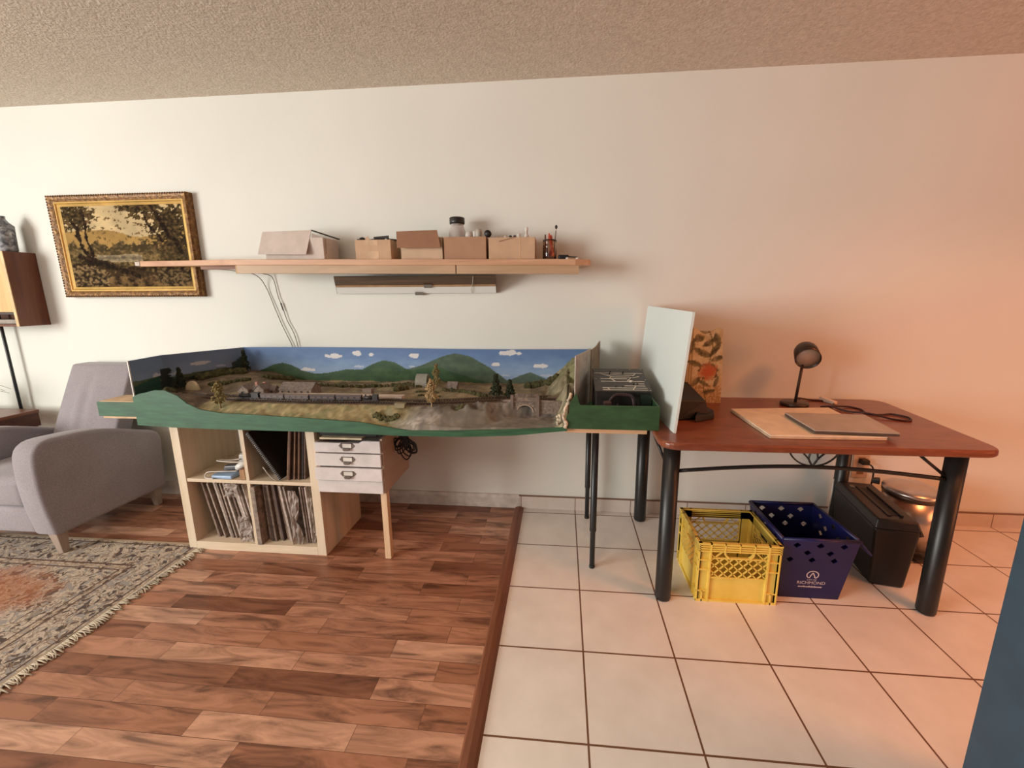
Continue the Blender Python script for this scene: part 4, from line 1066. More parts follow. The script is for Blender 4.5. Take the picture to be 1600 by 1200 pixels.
def wires():
    R = random.Random(2)
    m = M('wire_grey', (120, 108, 98), .6)
    a = smoothpath([(-2.1, -.12, 1.456), (-2.0, -.15, 1.452), (-1.92, -.14, 1.444), (-1.865, -.06, 1.425), (-1.845, -.012, 1.36), (-1.80, -.010, 1.22), (-1.77, -.010, 1.13), (-1.722, -.010, 1.01), (-1.70, -.010, .93)], 8)
    tag(MB().tube(a, .0022, 6).build('hanging_wire', m), 'thin grey wire, left of the two hanging from the shelf down to the railway', 'wire')
    b = smoothpath([(-1.83, -.05, 1.434), (-1.795, -.012, 1.41), (-1.775, -.010, 1.30), (-1.755, -.011, 1.24), (-1.735, -.010, 1.16), (-1.70, -.011, 1.08), (-1.685, -.010, 1.0), (-1.68, -.010, .93)], 8)
    t = thing('hanging_wire', 'thin grey wire with a dark clip, right of the two hanging from the shelf', 'wire', b[0])
    MB().tube(b, .0022, 6).build('wire', m, t)
    MB().cyl((-1.762, -.011, 1.262), (-1.752, -.011, 1.218), .0045, .003).build('clip', M('clip_dark', (80, 74, 72), .5), t)
wires()
# ================================================================ CUBE SHELF, DRAWERS
KX0, KX1, KY0, KY1, KZ = -2.035, -1.277, -.58, -.20, .744
def cube():
    t = thing('cube_shelf', 'birch coloured cube shelf of four compartments under the left of the railway', 'shelf', ((KX0 + KX1) / 2, (KY0 + KY1) / 2, 0))
    w = wood('birch', (208, 188, 160), (222, 204, 180), .5, 'z'); wx = wood('birch_x', (208, 188, 160), (222, 204, 180), .5, 'x')
    s = .045; xm = (KX0 + KX1) / 2; zm = .388
    MB().box(KX0, KX0 + s, KY0, KY1, 0, KZ).build('side_panel', w, t, bevel=.0015); MB().box(KX1 - s, KX1, KY0, KY1, 0, KZ).build('side_panel', w, t, bevel=.0015)
    MB().box(KX0 + s, KX1 - s, KY0, KY1, 0, s).build('bottom_board', wx, t, bevel=.0015); MB().box(KX0 + s, KX1 - s, KY0, KY1, KZ - .03, KZ).build('top_board', wx, t, bevel=.0015)
    MB().box(KX0 + s, KX1 - s, KY0 + .003, KY1, zm - .009, zm + .009).build('shelf_board', wx, t, bevel=.0015)
    MB().box(xm - .009, xm + .009, KY0 + .004, KY1, s, zm - .009).build('divider', w, t, bevel=.001); MB().box(xm - .009, xm + .009, KY0 + .004, KY1, zm + .009, KZ - .03).build('divider', w, t, bevel=.001)
cube()
ORD = ['first', 'second', 'third', 'fourth', 'fifth', 'sixth', 'seventh', 'eighth', 'ninth', 'tenth', 'eleventh', 'twelfth', 'thirteenth', 'fourteenth', 'fifteenth', 'sixteenth']
def sleeve(label, xb, xt, z0, h, th, rgb, y0, dep, group, name='record_sleeve', cat='record', plastic=False):
    """an upright thin sleeve whose foot stands at xb and whose top leans to xt"""
    a = math.atan2(xt - xb, h); dx, dz = math.sin(a), math.cos(a); y1 = y0 + dep
    def c(u, w): return (xb + dx * w + dz * u, 0, z0 + dz * w - dx * u + (dx * th if dx > 0 else 0))
    p = [c(0, 0), c(th, 0), c(th, h), c(0, h)]
    b = MB(); b.hexa([(p[0][0], y0, p[0][2]), (p[1][0], y0, p[1][2]), (p[1][0], y1, p[1][2]), (p[0][0], y1, p[0][2])], [(p[3][0], y0, p[3][2]), (p[2][0], y0, p[2][2]), (p[2][0], y1, p[2][2]), (p[3][0], y1, p[3][2])])
    rgb = tuple(min(235, c + 16) for c in rgb) if cat == 'record' else rgb
    m = M('sleeve_%d_%d_%d' % rgb, rgb, .35 if plastic else .7, var=.14, scale=40)
    o = b.build(name, m, bevel=.0008); tag(o, label, cat, group); return o
def contents():
    R = random.Random(17)
    zb = .0455; g1 = 'record sleeves in the lower left compartment'
    cols = [(120, 100, 86), (154, 136, 122), (136, 118, 104), (172, 156, 144), (110, 92, 80), (146, 128, 114), (164, 148, 136), (104, 84, 74), (150, 132, 120), (176, 160, 150), (128, 110, 98), (168, 154, 146)]
    names = ['brownish grey', 'dusty grey', 'tan grey', 'pale grey', 'dark brown', 'grey brown', 'light grey', 'chocolate', 'mid grey', 'silvery', 'umber grey', 'milky grey']
    x = -1.905
    for k in range(12):
        th = R.choice([.007, .009, .011]); lean = .052 + .004 * math.sin(k)
        sleeve('%s record sleeve, %s from the left in the lower left compartment' % (names[k], ORD[k]), x, x - lean - .004, zb, .313, th, cols[k], KY0 + .035 + R.uniform(0, .028), .312, g1)
        x += th + .0105
    # crumpled clear sleeves
    def crumple(label, x0, x1, z0, z1, y, seed):
        rr = random.Random(seed); mb = MB()
        mb.grid(9, 16, lambda u, v: (x0 + (x1 - x0) * (u * (.55 + .45 * abs(math.sin(v * 5 + seed)))) + .008 * fbm(u * 3, v * 5, seed), y + .012 * fbm(u * 4, v * 6, seed + 5), z0 + (z1 - z0) * v), smooth=False)
        q = M('crumpled_plastic', (186, 172, 162), .35, **{'Alpha': .5}); o = mb.build('plastic_sleeve', q, solid=.0012); tag(o, label, 'plastic sleeve', 'crumpled clear sleeves')
    crumple('crumpled clear plastic sleeve at the top right of the lower left compartment', -1.80, -1.725, .30, .372, -.568, 1)
    crumple('crumpled clear plastic sleeve at the foot of the lower left compartment', -1.75, -1.675, .048, .19, -.566, 2)
    crumple('tall crumpled clear sleeve in the right of the lower right compartment', -1.46, -1.405, .048, .345, -.566, 4)
    crumple('narrow white plastic sleeve at the far right of the lower right compartment', -1.355, -1.328, .06, .31, -.566, 6)
    # a thick grey folder stands against the divider
    sleeve('thick grey folder standing upright against the lower divider', -1.644, -1.646, zb, .318, .024, (138, 122, 108), KY0 - .004, .31, None, 'folder', 'folder')
    g2 = 'record sleeves in the lower right compartment'
    cols = [(142, 124, 112), (74, 58, 50), (96, 78, 66), (130, 112, 100), (66, 50, 44), (148, 130, 118), (110, 92, 80), (158, 142, 130), (122, 104, 92), (136, 120, 110)]
    names = ['grey', 'dark umber', 'brown', 'greyish tan', 'near black', 'warm grey', 'mid brown', 'pale grey', 'dull brown', 'dusty tan']
    x = -1.612
    for k in range(10):
        th = R.choice([.006, .009, .012]); lean = .004 + .0042 * k
        sleeve('%s record sleeve, %s right of the thick grey folder' % (names[k], ORD[k]), x, x - lean, zb, .313, th, cols[k], KY0 + .028 + R.uniform(0, .03), .31, g2)
        x += th + .0065
    for k, (xx, c, nm) in enumerate(((-1.398, (146, 130, 120), 'pale'), (-1.383, (92, 66, 56), 'reddish brown'), (-1.369, (168, 152, 142), 'cream'))):
        sleeve('%s upright record sleeve in the lower right compartment, %s of three' % (nm, ['left', 'middle', 'right'][k]), xx, xx - .012, zb, .312, .008, c, KY0 + .03, .31, g2)
    # upper right: books and notebook
    z2 = .3975; g3 = 'thin albums in the upper right compartment'
    cols = [(132, 98, 72), (92, 62, 46), (62, 44, 36), (126, 92, 68), (74, 52, 42), (112, 80, 60), (48, 36, 32), (88, 64, 52)]
    nm = ['tan brown', 'brown', 'dark brown', 'light brown', 'umber', 'russet', 'blackish', 'dull brown']
    x = -1.466
    for k in range(8):
        th = [.008, .009, .012, .006, .012, .007, .014, .008][k]; lean = .046 - .0018 * k
        a = math.atan2(lean, .305)
        sleeve('%s album spine, %s from the left in the upper right compartment' % (nm[k], ORD[k]), x, x + lean, z2, .305, th, cols[k], KY0 + .02 + R.uniform(0, .02), .30, g3, 'album', 'album')
        x += th / math.cos(a) + .0025
    n = thing('spiral_notebook', 'black spiral notebook leaning in the upper right compartment', 'notebook', (-1.56, -.45, z2))
    T0 = Vector((-1.492, 0, z2 + .003)); T1 = Vector((-1.640, 0, z2 + .245)); d = (T1 - T0); nn = Vector((d.z, 0, -d.x)).normalized() * .016
    def C(u, y, s=0): q = T0 + d * u + nn * s; return (q.x, y, q.z)
    y0, y1 = KY0 + .01, KY0 + .25
    MB().hexa([C(0, y0), C(0, y0, 1), C(0, y1, 1), C(0, y1)], [C(1, y0), C(1, y0, 1), C(1, y1, 1), C(1, y1)]).build('cover', M('notebook_black', (26, 24, 24), .5), n, bevel=.001)
    sp = MB()
    for k in range(30):
        u = .03 + .94 * k / 29; c = Vector(C(u, y0 - .001, .5)); pts = []
        for q in range(9):
            a = 2 * PI * q / 8; pts.append(c + Vector((nn.x * .62 * math.cos(a), .007 * math.sin(a), nn.z * .62 * math.cos(a))))
        sp.tube(pts, .0011, 4)
    tag(sp.build('spiral', M('spiral_wire', (190, 186, 180), .3, .8), n), 'silver wire spiral', None)
    o = MB().tube([(-1.566, -.576, z2 + .075), (-1.545, -.575, z2 + .04), (-1.52, -.574, z2 + .012), (-1.50, -.573, z2 + .0045)], [.002, .004, .004, .003], 6, flat=.002).build('white_strap', M('strap_white', (206, 196, 184), .6)); tag(o, 'short pale strap hanging below the spiral notebook', 'strap')
    # upper left: gadgets
    a = thing('charger_box', 'white plastic gadget box at the back of the upper left compartment', 'charger', (-1.74, -.42, z2))
    wm = M('gadget_white', (198, 192, 188), .4)
    MB().hexa([(-1.80, -.46, z2), (-1.685, -.47, z2), (-1.685, -.36, z2), (-1.80, -.35, z2)], [(-1.792, -.455, z2 + .085), (-1.688, -.465, z2 + .09), (-1.69, -.365, z2 + .11), (-1.79, -.36, z2 + .105)]).build('body', wm, a, bevel=.006, seg=3)
    MB().hexa([(-1.765, -.44, z2 + .0905), (-1.705, -.445, z2 + .0925), (-1.705, -.385, z2 + .107), (-1.765, -.385, z2 + .105)], [(-1.765, -.44, z2 + .093), (-1.705, -.445, z2 + .095), (-1.705, -.385, z2 + .1095), (-1.765, -.385, z2 + .1075)]).build('slot', M('slot_dark', (86, 74, 66), .5), a)
    ph = MB().hexa([(-1.862, -.57, z2 + .0005), (-1.745, -.575, z2 + .0005), (-1.735, -.52, z2 + .0005), (-1.858, -.515, z2 + .0005)], [(-1.86, -.568, z2 + .016), (-1.747, -.573, z2 + .018), (-1.738, -.523, z2 + .024), (-1.856, -.517, z2 + .022)])
    tag(ph.build('handset', M('handset_blue', (140, 166, 196), .35), bevel=.005, seg=3), 'pale blue gadget lying at the front of the upper left compartment', 'gadget')
    sv = MB().hexa([(-1.86, -.50, z2 + .0005), (-1.71, -.51, z2 + .0005), (-1.70, -.47, z2 + .0005), (-1.85, -.465, z2 + .0005)], [(-1.85, -.495, z2 + .036), (-1.735, -.505, z2 + .05), (-1.725, -.475, z2 + .052), (-1.845, -.47, z2 + .04)])
    tag(sv.build('power_adapter', M('adapter_dark', (62, 62, 66), .35), bevel=.006, seg=3), 'dark grey power adapter behind the pale blue gadget', 'adapter')
    mo = MB().lathe([(0, 0), (.024, .0), (.028, .012), (.022, .026), (0, .032)], (0, 0, 0), 18, Matrix.Translation((-1.708, -.535, z2 + .05)) @ Matrix.Rotation(-.5, 4, 'Y') @ Matrix.Diagonal((1.3, .9, 1, 1)))
    mo.box(-1.712, -1.704, -.54, -.53, z2 + .0005, z2 + .055)
    tag(mo.build('white_mouse', M('mouse_white', (226, 224, 220), .3)), 'rounded white gadget leaning on the divider in the upper left compartment', 'mouse')
    wb = MB().box(-1.700, -1.672, -.572, -.535, z2 + .0005, z2 + .052).build('wooden_block', wood('block_wood', (142, 104, 70), (170, 128, 92), .5, 'z'), bevel=.001); tag(wb, 'small wooden block beside the divider in the upper left compartment', 'block')
    def loop(label, pts, r, m, nm='cable'):
        tag(MB().tube(smoothpath(pts, 7), r, 6).build(nm, m), label, 'cable')
    wc = M('cable_white', (214, 204, 194), .5)
    z = z2
    loop('white cable loop curling over the pale blue gadget', [(-1.735, -.545, z + .034), (-1.80, -.56, z + .036), (-1.868, -.565, z + .034), (-1.90, -.555, z + .018), (-1.885, -.575, z + .005), (-1.84, -.579, z + .004)], .003, wc)
    loop('white cable loop lying on the dark power adapter', [(-1.73, -.49, z + .06), (-1.80, -.50, z + .062), (-1.875, -.50, z + .066), (-1.885, -.475, z + .062), (-1.84, -.46, z + .055), (-1.78, -.465, z + .065)], .0032, wc)
contents()
def drawers():
    x0, x1, y0, y1, zb, zt = -1.268, -.934, -.588, -.27, .362, .640
    t = thing('drawer_unit', 'white four drawer unit on one wooden leg beside the cube shelf', 'drawers', ((x0 + x1) / 2, (y0 + y1) / 2, 0))
    bw = wood('drawer_carcass', (170, 142, 124), (184, 156, 138), .55, 'y'); s = .012
    b = MB(); b.box(x0, x0 + s, y0, y1, zb, zt - .02); b.box(x1 - s, x1, y0, y1, zb, zt); b.box(x0 + s, x1 - s, y1 - s, y1, zb, zt - .02); b.box(x0 + s, x1 - s, y0, y1 - s, zb, zb + s)
    b.build('carcass', bw, t, bevel=.001)
    wm = M('drawer_white', (214, 206, 204), .45, var=.03); hm = M('label_holder', (128, 120, 112), .35, .6); lm = M('label_paper', (222, 214, 204), .7)
    rows = [(.572, .632, 0), (.504, .5665, .004), (.4355, .499, .015), (.366, .4275, .0)]
    for k, (a, c, pull) in enumerate(rows):
        yf = y0 - .016 - pull; xa, xb = x0 + .0005, x1 - .006 + (.006 if k == 2 else 0)
        f = MB()
        if k == 0:
            f.prism([(xa, a), (xb, a), (xb, c), (xb - .085, c), (xb - .105, c - .012), (xa, c - .012)], 'y', yf, yf + .014)
        else: f.box(xa, xb, yf, yf + .014, a, c)
        f.box(xa + .014, xb - .02, yf + .014, y1 - .03, a + .006, a + .012); f.box(xa + .014, xa + .02, yf + .014, y1 - .03, a + .006, c - .014); f.box(xb - .026, xb - .02, yf + .014, y1 - .03, a + .006, c - .014)
        o = f.build('drawer', wm, t, bevel=.0015)
        if k < 3:
            xc = (xa + xb) / 2 + .0 ; zc = (a + c) / 2 + .006
            h = MB(); w, hh = .027, .013
            for q in ((xc - w, xc + w, zc + hh - .003, zc + hh), (xc - w, xc + w, zc - hh, zc - hh + .003), (xc - w, xc - w + .003, zc - hh, zc + hh), (xc + w - .003, xc + w, zc - hh, zc + hh)): h.box(q[0], q[1], yf - .004, yf - .0004, q[2], q[3])
            for sx in (-1, 1): h.prism([(xc + sx * w, zc - hh), (xc + sx * (w + .012), zc), (xc + sx * w, zc + hh)], 'y', yf - .003, yf - .0004)
            h.prism([(xc - .016, zc - hh), (xc + .016, zc - hh), (xc + .011, zc - hh - .010), (xc - .011, zc - hh - .010)], 'y', yf - .014, yf - .003)
            h.build('label_holder', hm, o)
            MB().box(xc - w + .003, xc + w - .003, yf - .0015, yf - .0003, zc - hh + .003, zc + hh - .003).build('label_card', lm, o)
    MB().box(x1 - .034, x1 - .004, y0 + .012, y0 + .045, 0, zb).build('leg', wood('drawer_leg', (206, 172, 136), (224, 192, 158), .5, 'z'), t, bevel=.001)
    # papers and a black tray on top
    o = MB().box(-1.245, -1.035, -.59, -.32, .6325, .641)
    tag(o.build('paper_pad', M('pad_cream', (214, 196, 164), .7)), 'cream pad lying on top of the white drawers', 'paper')
    o = MB(); hollow(o, -1.262, -.975, -.56, -.29, .6415, .69)
    tag(o.build('tray', M('tray_black', (26, 30, 28), .4)), 'black tray squeezed between the white drawers and the railway', 'tray')
drawers()
def tangle():
    R = random.Random(12); m = M('tangle_black', (30, 22, 22), .5)
    P = [(-.918, -.46, .744), (-.912, -.46, .66), (-.895, -.46, .60)]
    cx, cy, cz = -.885, -.455, .598
    for k in range(11):
        a = -1.55 + .95 * math.sin(k * 2.3 + .4); L = R.uniform(.075, .125)
        d = Vector((math.cos(a) * .8, R.uniform(-.2, .2), math.sin(a))) * L; s = Vector((-d.z, R.uniform(-.01, .01), d.x)) * R.uniform(.2, .34)
        c = Vector((max(cx + R.uniform(-.012, .02), -.89), cy, cz + R.uniform(-.02, .02)))
        P += [tuple(c), tuple(c + d * .6 + s), tuple(c + d), tuple(c + d * .6 - s)]
    P = [(max(p[0], -.928), p[1], p[2]) for p in P]
    P += [(-.872, -.455, .63), (-.855, -.46, .655), (-.80, -.46, .63), (-.765, -.45, .65), (-.755, -.44, .744)]
    tag(MB().tube(smoothpath(P, 7), .0034, 7).build('cable_tangle', m), 'tangle of black cable hanging right of the white drawers under the railway', 'cable')
    P = [(-.92, -.40, .745), (-.905, -.42, .68), (-.86, -.43, .66), (-.82, -.42, .68), (-.80, -.41, .745)]
    tag(MB().tube(smoothpath(P, 7), .0034, 6).build('cable', m), 'short black cable looped close under the railway above the tangle', 'cable')
    tag(MB().cyl((-.795, -.0005, .535), (-.795, -.008, .535), .007).build('wall_plug', M('plug_grey', (140, 124, 116), .6)), 'small round grey plug on the wall below the railway', 'plug')
tangle()
# ================================================================ RED TABLE AND WHAT IS ON IT
TZ_ = .745
def dining():
    t = thing('dining_table', 'reddish wooden table with four thick black legs and a leaf ornament', 'table', (.93, -.45, 0))
    w = NT('cherry_top'); v = w.coord((3.2, 10, 10))
    g = w.noise(v, 2.2, 6, .62, 1.0); w.base(w.ramp(g, [(.3, (106, 52, 34)), (.55, (130, 70, 46)), (.75, (146, 84, 56))])); wm = w.set(.28)
    out = rounded([(.292, -.838), (1.515, -.828), (1.595, -.066), (.31, -.066)], [.085, .075, .09, .06], 8)
    MB().prism(out, 'z', TZ_ - .030, TZ_).build('tabletop', wm, t, bevel=.010, seg=4)
    bk = M('leg_black', (28, 28, 28), .38, var=.05)
    LEG = ((.36, -.741), (1.430, -.734), (.375, -.09), (1.452, -.088))
    for x, y in LEG:
        l = MB().lathe([(.031, .002), (.0335, .010), (.0335, .7148)], (x, y, 0), 26).build('leg', bk, t)
        MB().lathe([(.028, 0), (.030, .003)], (x, y, 0), 20).build('foot_pad', M('rubber_black', (22, 22, 22), .7), l)
    def arch(y, xa, xb):
        pts = []
        for k in range(25):
            u = k / 24; pts.append((xa + (xb - xa) * u, y, .594 + .034 * math.sin(PI * u)))
        MB().tube(pts, .0075, 8, flat=.0085).build('stretcher', bk, t)
    arch(-.741, .393, 1.397); arch(-.09, .408, 1.42)
    for a, c in (((1.397, -.738, .606), (1.262, -.738, .714)), ((.338, -.718, .628), (.306, -.655, .7145)), ((.392, -.09, .606), (.52, -.09, .714)), ((1.42, -.09, .606), (1.29, -.09, .714))):
        MB().tube([a, c], .006, 8).build('brace', bk, t)
    # leaf ornament above the front stretcher
    c = (.905, -.741, .630)
    def leaf(pts_l, pts_r):
        o = MB(); o.tube(smoothpath(pts_l, 6), .0035, 6); o.tube(smoothpath(pts_r, 6), .0035, 6)
        return o
    X, Y, Z = c
    leaf([(X, Y, Z), (X - .016, Y, Z + .03), (X - .012, Y, Z + .058), (X - .001, Y, Z + .084)], [(X, Y, Z), (X + .016, Y, Z + .03), (X + .012, Y, Z + .058), (X + .001, Y, Z + .084)]).build('leaf_ornament', bk, t)
    for s in (-1, 1):
        leaf([(X, Y, Z), (X + s * .02, Y, Z + .034), (X + s * .055, Y, Z + .066), (X + s * .102, Y, Z + .082)], [(X, Y, Z), (X + s * .045, Y, Z + .012), (X + s * .08, Y, Z + .04), (X + s * .102, Y, Z + .082)]).build('leaf_ornament', bk, t)
dining()
def on_table():
    z = TZ_ + .0005
    # two cream boards
    cm = M('board_cream', (232, 212, 184), .55, var=.03); ce = M('board_edge', (206, 180, 150), .6)
    P = [(.728, -.752), (1.165, -.742), (1.198, -.312), (.722, -.368)]
    def slab(label, P, z0, z1, m, nm, cat, bevel=.0015):
        o = MB().hexa([(x, y, z0) for x, y in P], [(x, y, z1) for x, y in P]).build(nm, m, bevel=bevel); tag(o, label, cat); return o
    slab('lower of the two cream boards lying on the red table', P, z, z + .0065, ce, 'cream_board', 'board')
    slab('upper cream board lying on the red table under the grey laptop', [(x + .003, y + .004) for x, y in P], z + .0068, z + .014, cm, 'cream_board', 'board')
    # closed grey laptop, overhanging the board on rubber feet
    t = thing('laptop', 'closed grey laptop lying on the cream board', 'laptop', (1.06, -.61, z + .0145))
    gm = M('laptop_grey', (172, 160, 148), .4, var=.03)
    Q = [(.905, -.728), (1.205, -.745), (1.245, -.49), (.915, -.475)]
    z0 = z + .0145
    for x, y in ((.93, -.70), (1.15, -.71), (.94, -.50), (1.15, -.51)): MB().cyl((x, y, z0), (x, y, z0 + .003), .006, n=10).build('rubber_foot', M('rubber_black', (22, 22, 22), .7), t)
    MB().hexa([(x, y, z0 + .003) for x, y in Q], [(x, y, z0 + .0115) for x, y in Q]).build('base', M('laptop_base', (86, 74, 64), .5), t, bevel=.002)
    MB().hexa([(x, y, z0 + .012) for x, y in Q], [(x, y, z0 + .0175) for x, y in Q]).build('lid', gm, t, bevel=.002)
    # desk lamp
    l = thing('desk_lamp', 'small dark grey desk lamp with tilted shade on the red table', 'lamp', (1.075, -.225, z))
    lm = M('lamp_grey', (66, 52, 44), .35, .3, var=.04)
    bx, by = 1.085, -.225
    MB().lathe([(0, 0), (.060, 0), (.064, .003), (.064, .016), (.060, .019), (0, .020)], (bx, by, z), 30).build('base', lm, l)
    top = Vector((bx + .016, by, z + .20))
    MB().cyl((bx + .004, by, z + .019), top, .0068, n=12).build('stem', lm, l)
    # shade: short cylinder, opening faces the viewer, left and down
    ax = Vector((-.26, -.80, -.34)).normalized(); c = Vector((bx + .036, by + .012, z + .262))
    m = Matrix.Translation(c) @ ax.to_track_quat('Z', 'Y').to_matrix().to_4x4()
    sh = MB().lathe([(0, -.062), (.026, -.060), (.044, -.048), (.052, -.028), (.056, .05), (.053, .05), (.049, -.02), (.0, -.03)], (0, 0, 0), 30, m).build('lamp_shade', lm, l)
    MB().lathe([(0, .034), (.052, .034), (.052, .037), (0, .037)], (0, 0, 0), 28, m).build('pale_plate', M('lamp_diffuser', (196, 160, 136), .45, var=.02), sh)
    MB().cyl(top, c - ax * .01, .0062, n=10).build('joint', lm, l)
    # cord of the lamp with a white in-line plug
    cd = thing('lamp_cord', 'dark looped cord with a white plug on the red table beside the lamp', 'cord', (1.3, -.25, z))
    r = .0042; zc = z + r
    pts = [(bx + .05, by + .05, zc + .012), (1.15, -.13, zc + .012), (1.22, -.12, zc), (1.29, -.15, zc), (1.285, -.21, zc), (1.24, -.255, zc), (1.2, -.275, zc), (1.25, -.275, zc + .008), (1.33, -.25, zc), (1.355, -.30, zc), (1.335, -.375, zc), (1.39, -.385, zc), (1.44, -.37, zc), (1.475, -.42, zc), (1.445, -.475, zc), (1.385, -.455, zc), (1.325, -.40, zc + .009), (1.27, -.335, zc), (1.225, -.285, zc + .009), (1.19, -.262, zc)]
    MB().tube(smoothpath(pts, 8), r, 7).build('cord', M('cord_maroon', (58, 22, 22), .45), cd)
    MB().hexa([(1.265, -.115, z), (1.285, -.12, z), (1.31, -.195, z), (1.288, -.20, z)], [(1.265, -.115, z + .024), (1.285, -.12, z + .024), (1.31, -.195, z + .016), (1.288, -.20, z + .016)]).build('white_plug', M('plug_white', (228, 204, 182), .4), cd, bevel=.003)
    # black printer-like box behind the white board
    b = thing('black_device', 'black device with a protruding front tray beside the gift bag', 'device', (.51, -.42, z))
    bm = M('device_black', (12, 11, 11), .5, var=.03)
    MB().hexa([(.425, -.535, z), (.585, -.50, z), (.56, -.26, z), (.425, -.26, z)], [(.425, -.53, z + .094), (.565, -.48, z + .082), (.54, -.27, z + .125), (.425, -.28, z + .125)]).build('body', bm, b, bevel=.006, seg=3)
    MB().hexa([(.50, -.56, z), (.60, -.50, z), (.625, -.43, z), (.57, -.40, z)], [(.50, -.555, z + .028), (.60, -.497, z + .024), (.622, -.43, z + .022), (.565, -.40, z + .05)]).build('tray', bm, b, bevel=.003)
    # gift bag: printed paper with fruit and leaves
    g = thing('gift_bag', 'tall paper gift bag printed with leaves and an orange fruit', 'bag', (.645, -.165, z))
    R = random.Random(31)
    LV = [(.62, .84, .5, .10, .045), (.84, .87, 1.9, .08, .05), (.45, .70, -.35, .15, .05), (.80, .74, .9, .13, .04), (.86, .62, .3, .1, .035), (.35, .90, .6, .1, .05), (.25, .55, -.3, .12, .04), (.3, .3, .8, .1, .04), (.66, .16, .2, .1, .03), (.85, .3, 1.2, .09, .03), (.5, .28, -.5, .1, .03), (.15, .78, 1.4, .1, .04), (.7, .5, -.4, .13, .035), (.18, .14, -.2, .1, .03)]
    def bag(u, v):
        n = fbm(u * 6, v * 9, 3); n2 = fbm(u * 24, v * 40, 5)
        c = mixc((230, 218, 178), (206, 188, 144), .5 + n + n2 * .5)
        if v < .25: c = mixc(c, (168, 124, 72), .5 + n2)
        if u < .2: c = mixc(c, (150, 118, 70), .5 + .5 * math.sin(u * 90))
        if abs(u - .62 + .1 * math.sin(v * 6)) < .014: c = (128, 112, 58)
        for cx, cy, a, L, W in LV:
            dx = (u - cx) * .5; dy = v - cy; p = dx * math.cos(a) + dy * math.sin(a); q = -dx * math.sin(a) + dy * math.cos(a)
            e = 1 - (p / L) ** 2
            if e > 0 and abs(q) < W * e: c = mixc(mixc((66, 62, 36), (122, 108, 58), abs(q) / W * 1.2 + n2 * .9), c, .25 + n * .5)
        d = math.hypot((u - .63) / .27, (v - .44) / .125) + n * .35 + n2 * .15
        if d < 1: c = mixc(mixc((206, 98, 60), (190, 126, 74), d * .9 + n2 * .7), c, max(0, d * 1.6 - .9))
        if .9 < d < 1.1 and n > 0: c = (112, 84, 44)
        return tuple(max(8, min(250, k)) for k in c)
    x0, x1, y0, y1, H = .545, .732, -.205, -.115, .372
    mb, cols = img_mesh(44, 70, lambda u, v: (x0 + (x1 - x0) * u - .012 * v * (u - .5), y0 + .01 * math.sin(PI * u) * v + .03 * v * v, z + H * v + (.016 * math.sin(u * 9) * v ** 6)), bag)
    mb.build('front_panel', vcol('gift_paper', .5), g, cols=cols)
    mb, cols = img_mesh(20, 70, lambda u, v: (x1 - .006 * v, y0 + (y1 - y0) * u * (1 - .5 * v) + .03 * v * v, z + H * v + .012 * v ** 6 * (1 - 2 * abs(u - .5))), lambda u, v: bag(.9 + u * .08, v))
    mb.build('side_panel', vcol('gift_paper', .5), g, cols=cols)
    mb, cols = img_mesh(20, 70, lambda u, v: (x0 + .006 * v, y0 + (y1 - y0) * u * (1 - .5 * v) + .03 * v * v, z + H * v), lambda u, v: bag(.1 + u * .08, v))
    mb.build('side_panel', vcol('gift_paper', .5), g, cols=cols)
    mb, cols = img_mesh(24, 70, lambda u, v: (x0 + (x1 - x0) * u, y1 - .02 * v, z + H * v * .99), bag)
    mb.build('back_panel', vcol('gift_paper', .5), g, cols=cols)
on_table()
def outlet():
    t = thing('wall_outlet', 'cream wall outlet plate with a black plug behind the red table', 'outlet', (1.602, 0, .27))
    MB().box(1.558, 1.642, -.006, -.0005, .270, .420).build('plate', M('outlet_cream', (222, 200, 178), .45), t, bevel=.002)
    for zz in (.31, .375):
        MB().box(1.583, 1.619, -.0075, -.006, zz - .018, zz + .018).build('socket', M('socket_brown', (150, 116, 92), .5), t, bevel=.003)
    p = thing('power_plug', 'black plug with its cord hanging from the cream wall outlet', 'plug', (1.60, -.008, .35))
    bm = M('plug_black', (24, 22, 22), .4)
    MB().box(1.585, 1.625, -.04, -.0076, .358, .388).build('plug', bm, p, bevel=.006, seg=3)
    MB().tube(smoothpath([(1.61, -.035, .368), (1.635, -.045, .352), (1.645, -.045, .30), (1.64, -.04, .2), (1.62, -.04, .1), (1.60, -.07, .012), (1.57, -.10, .006)], 6), .0042, 7).build('cord', bm, p)
outlet()
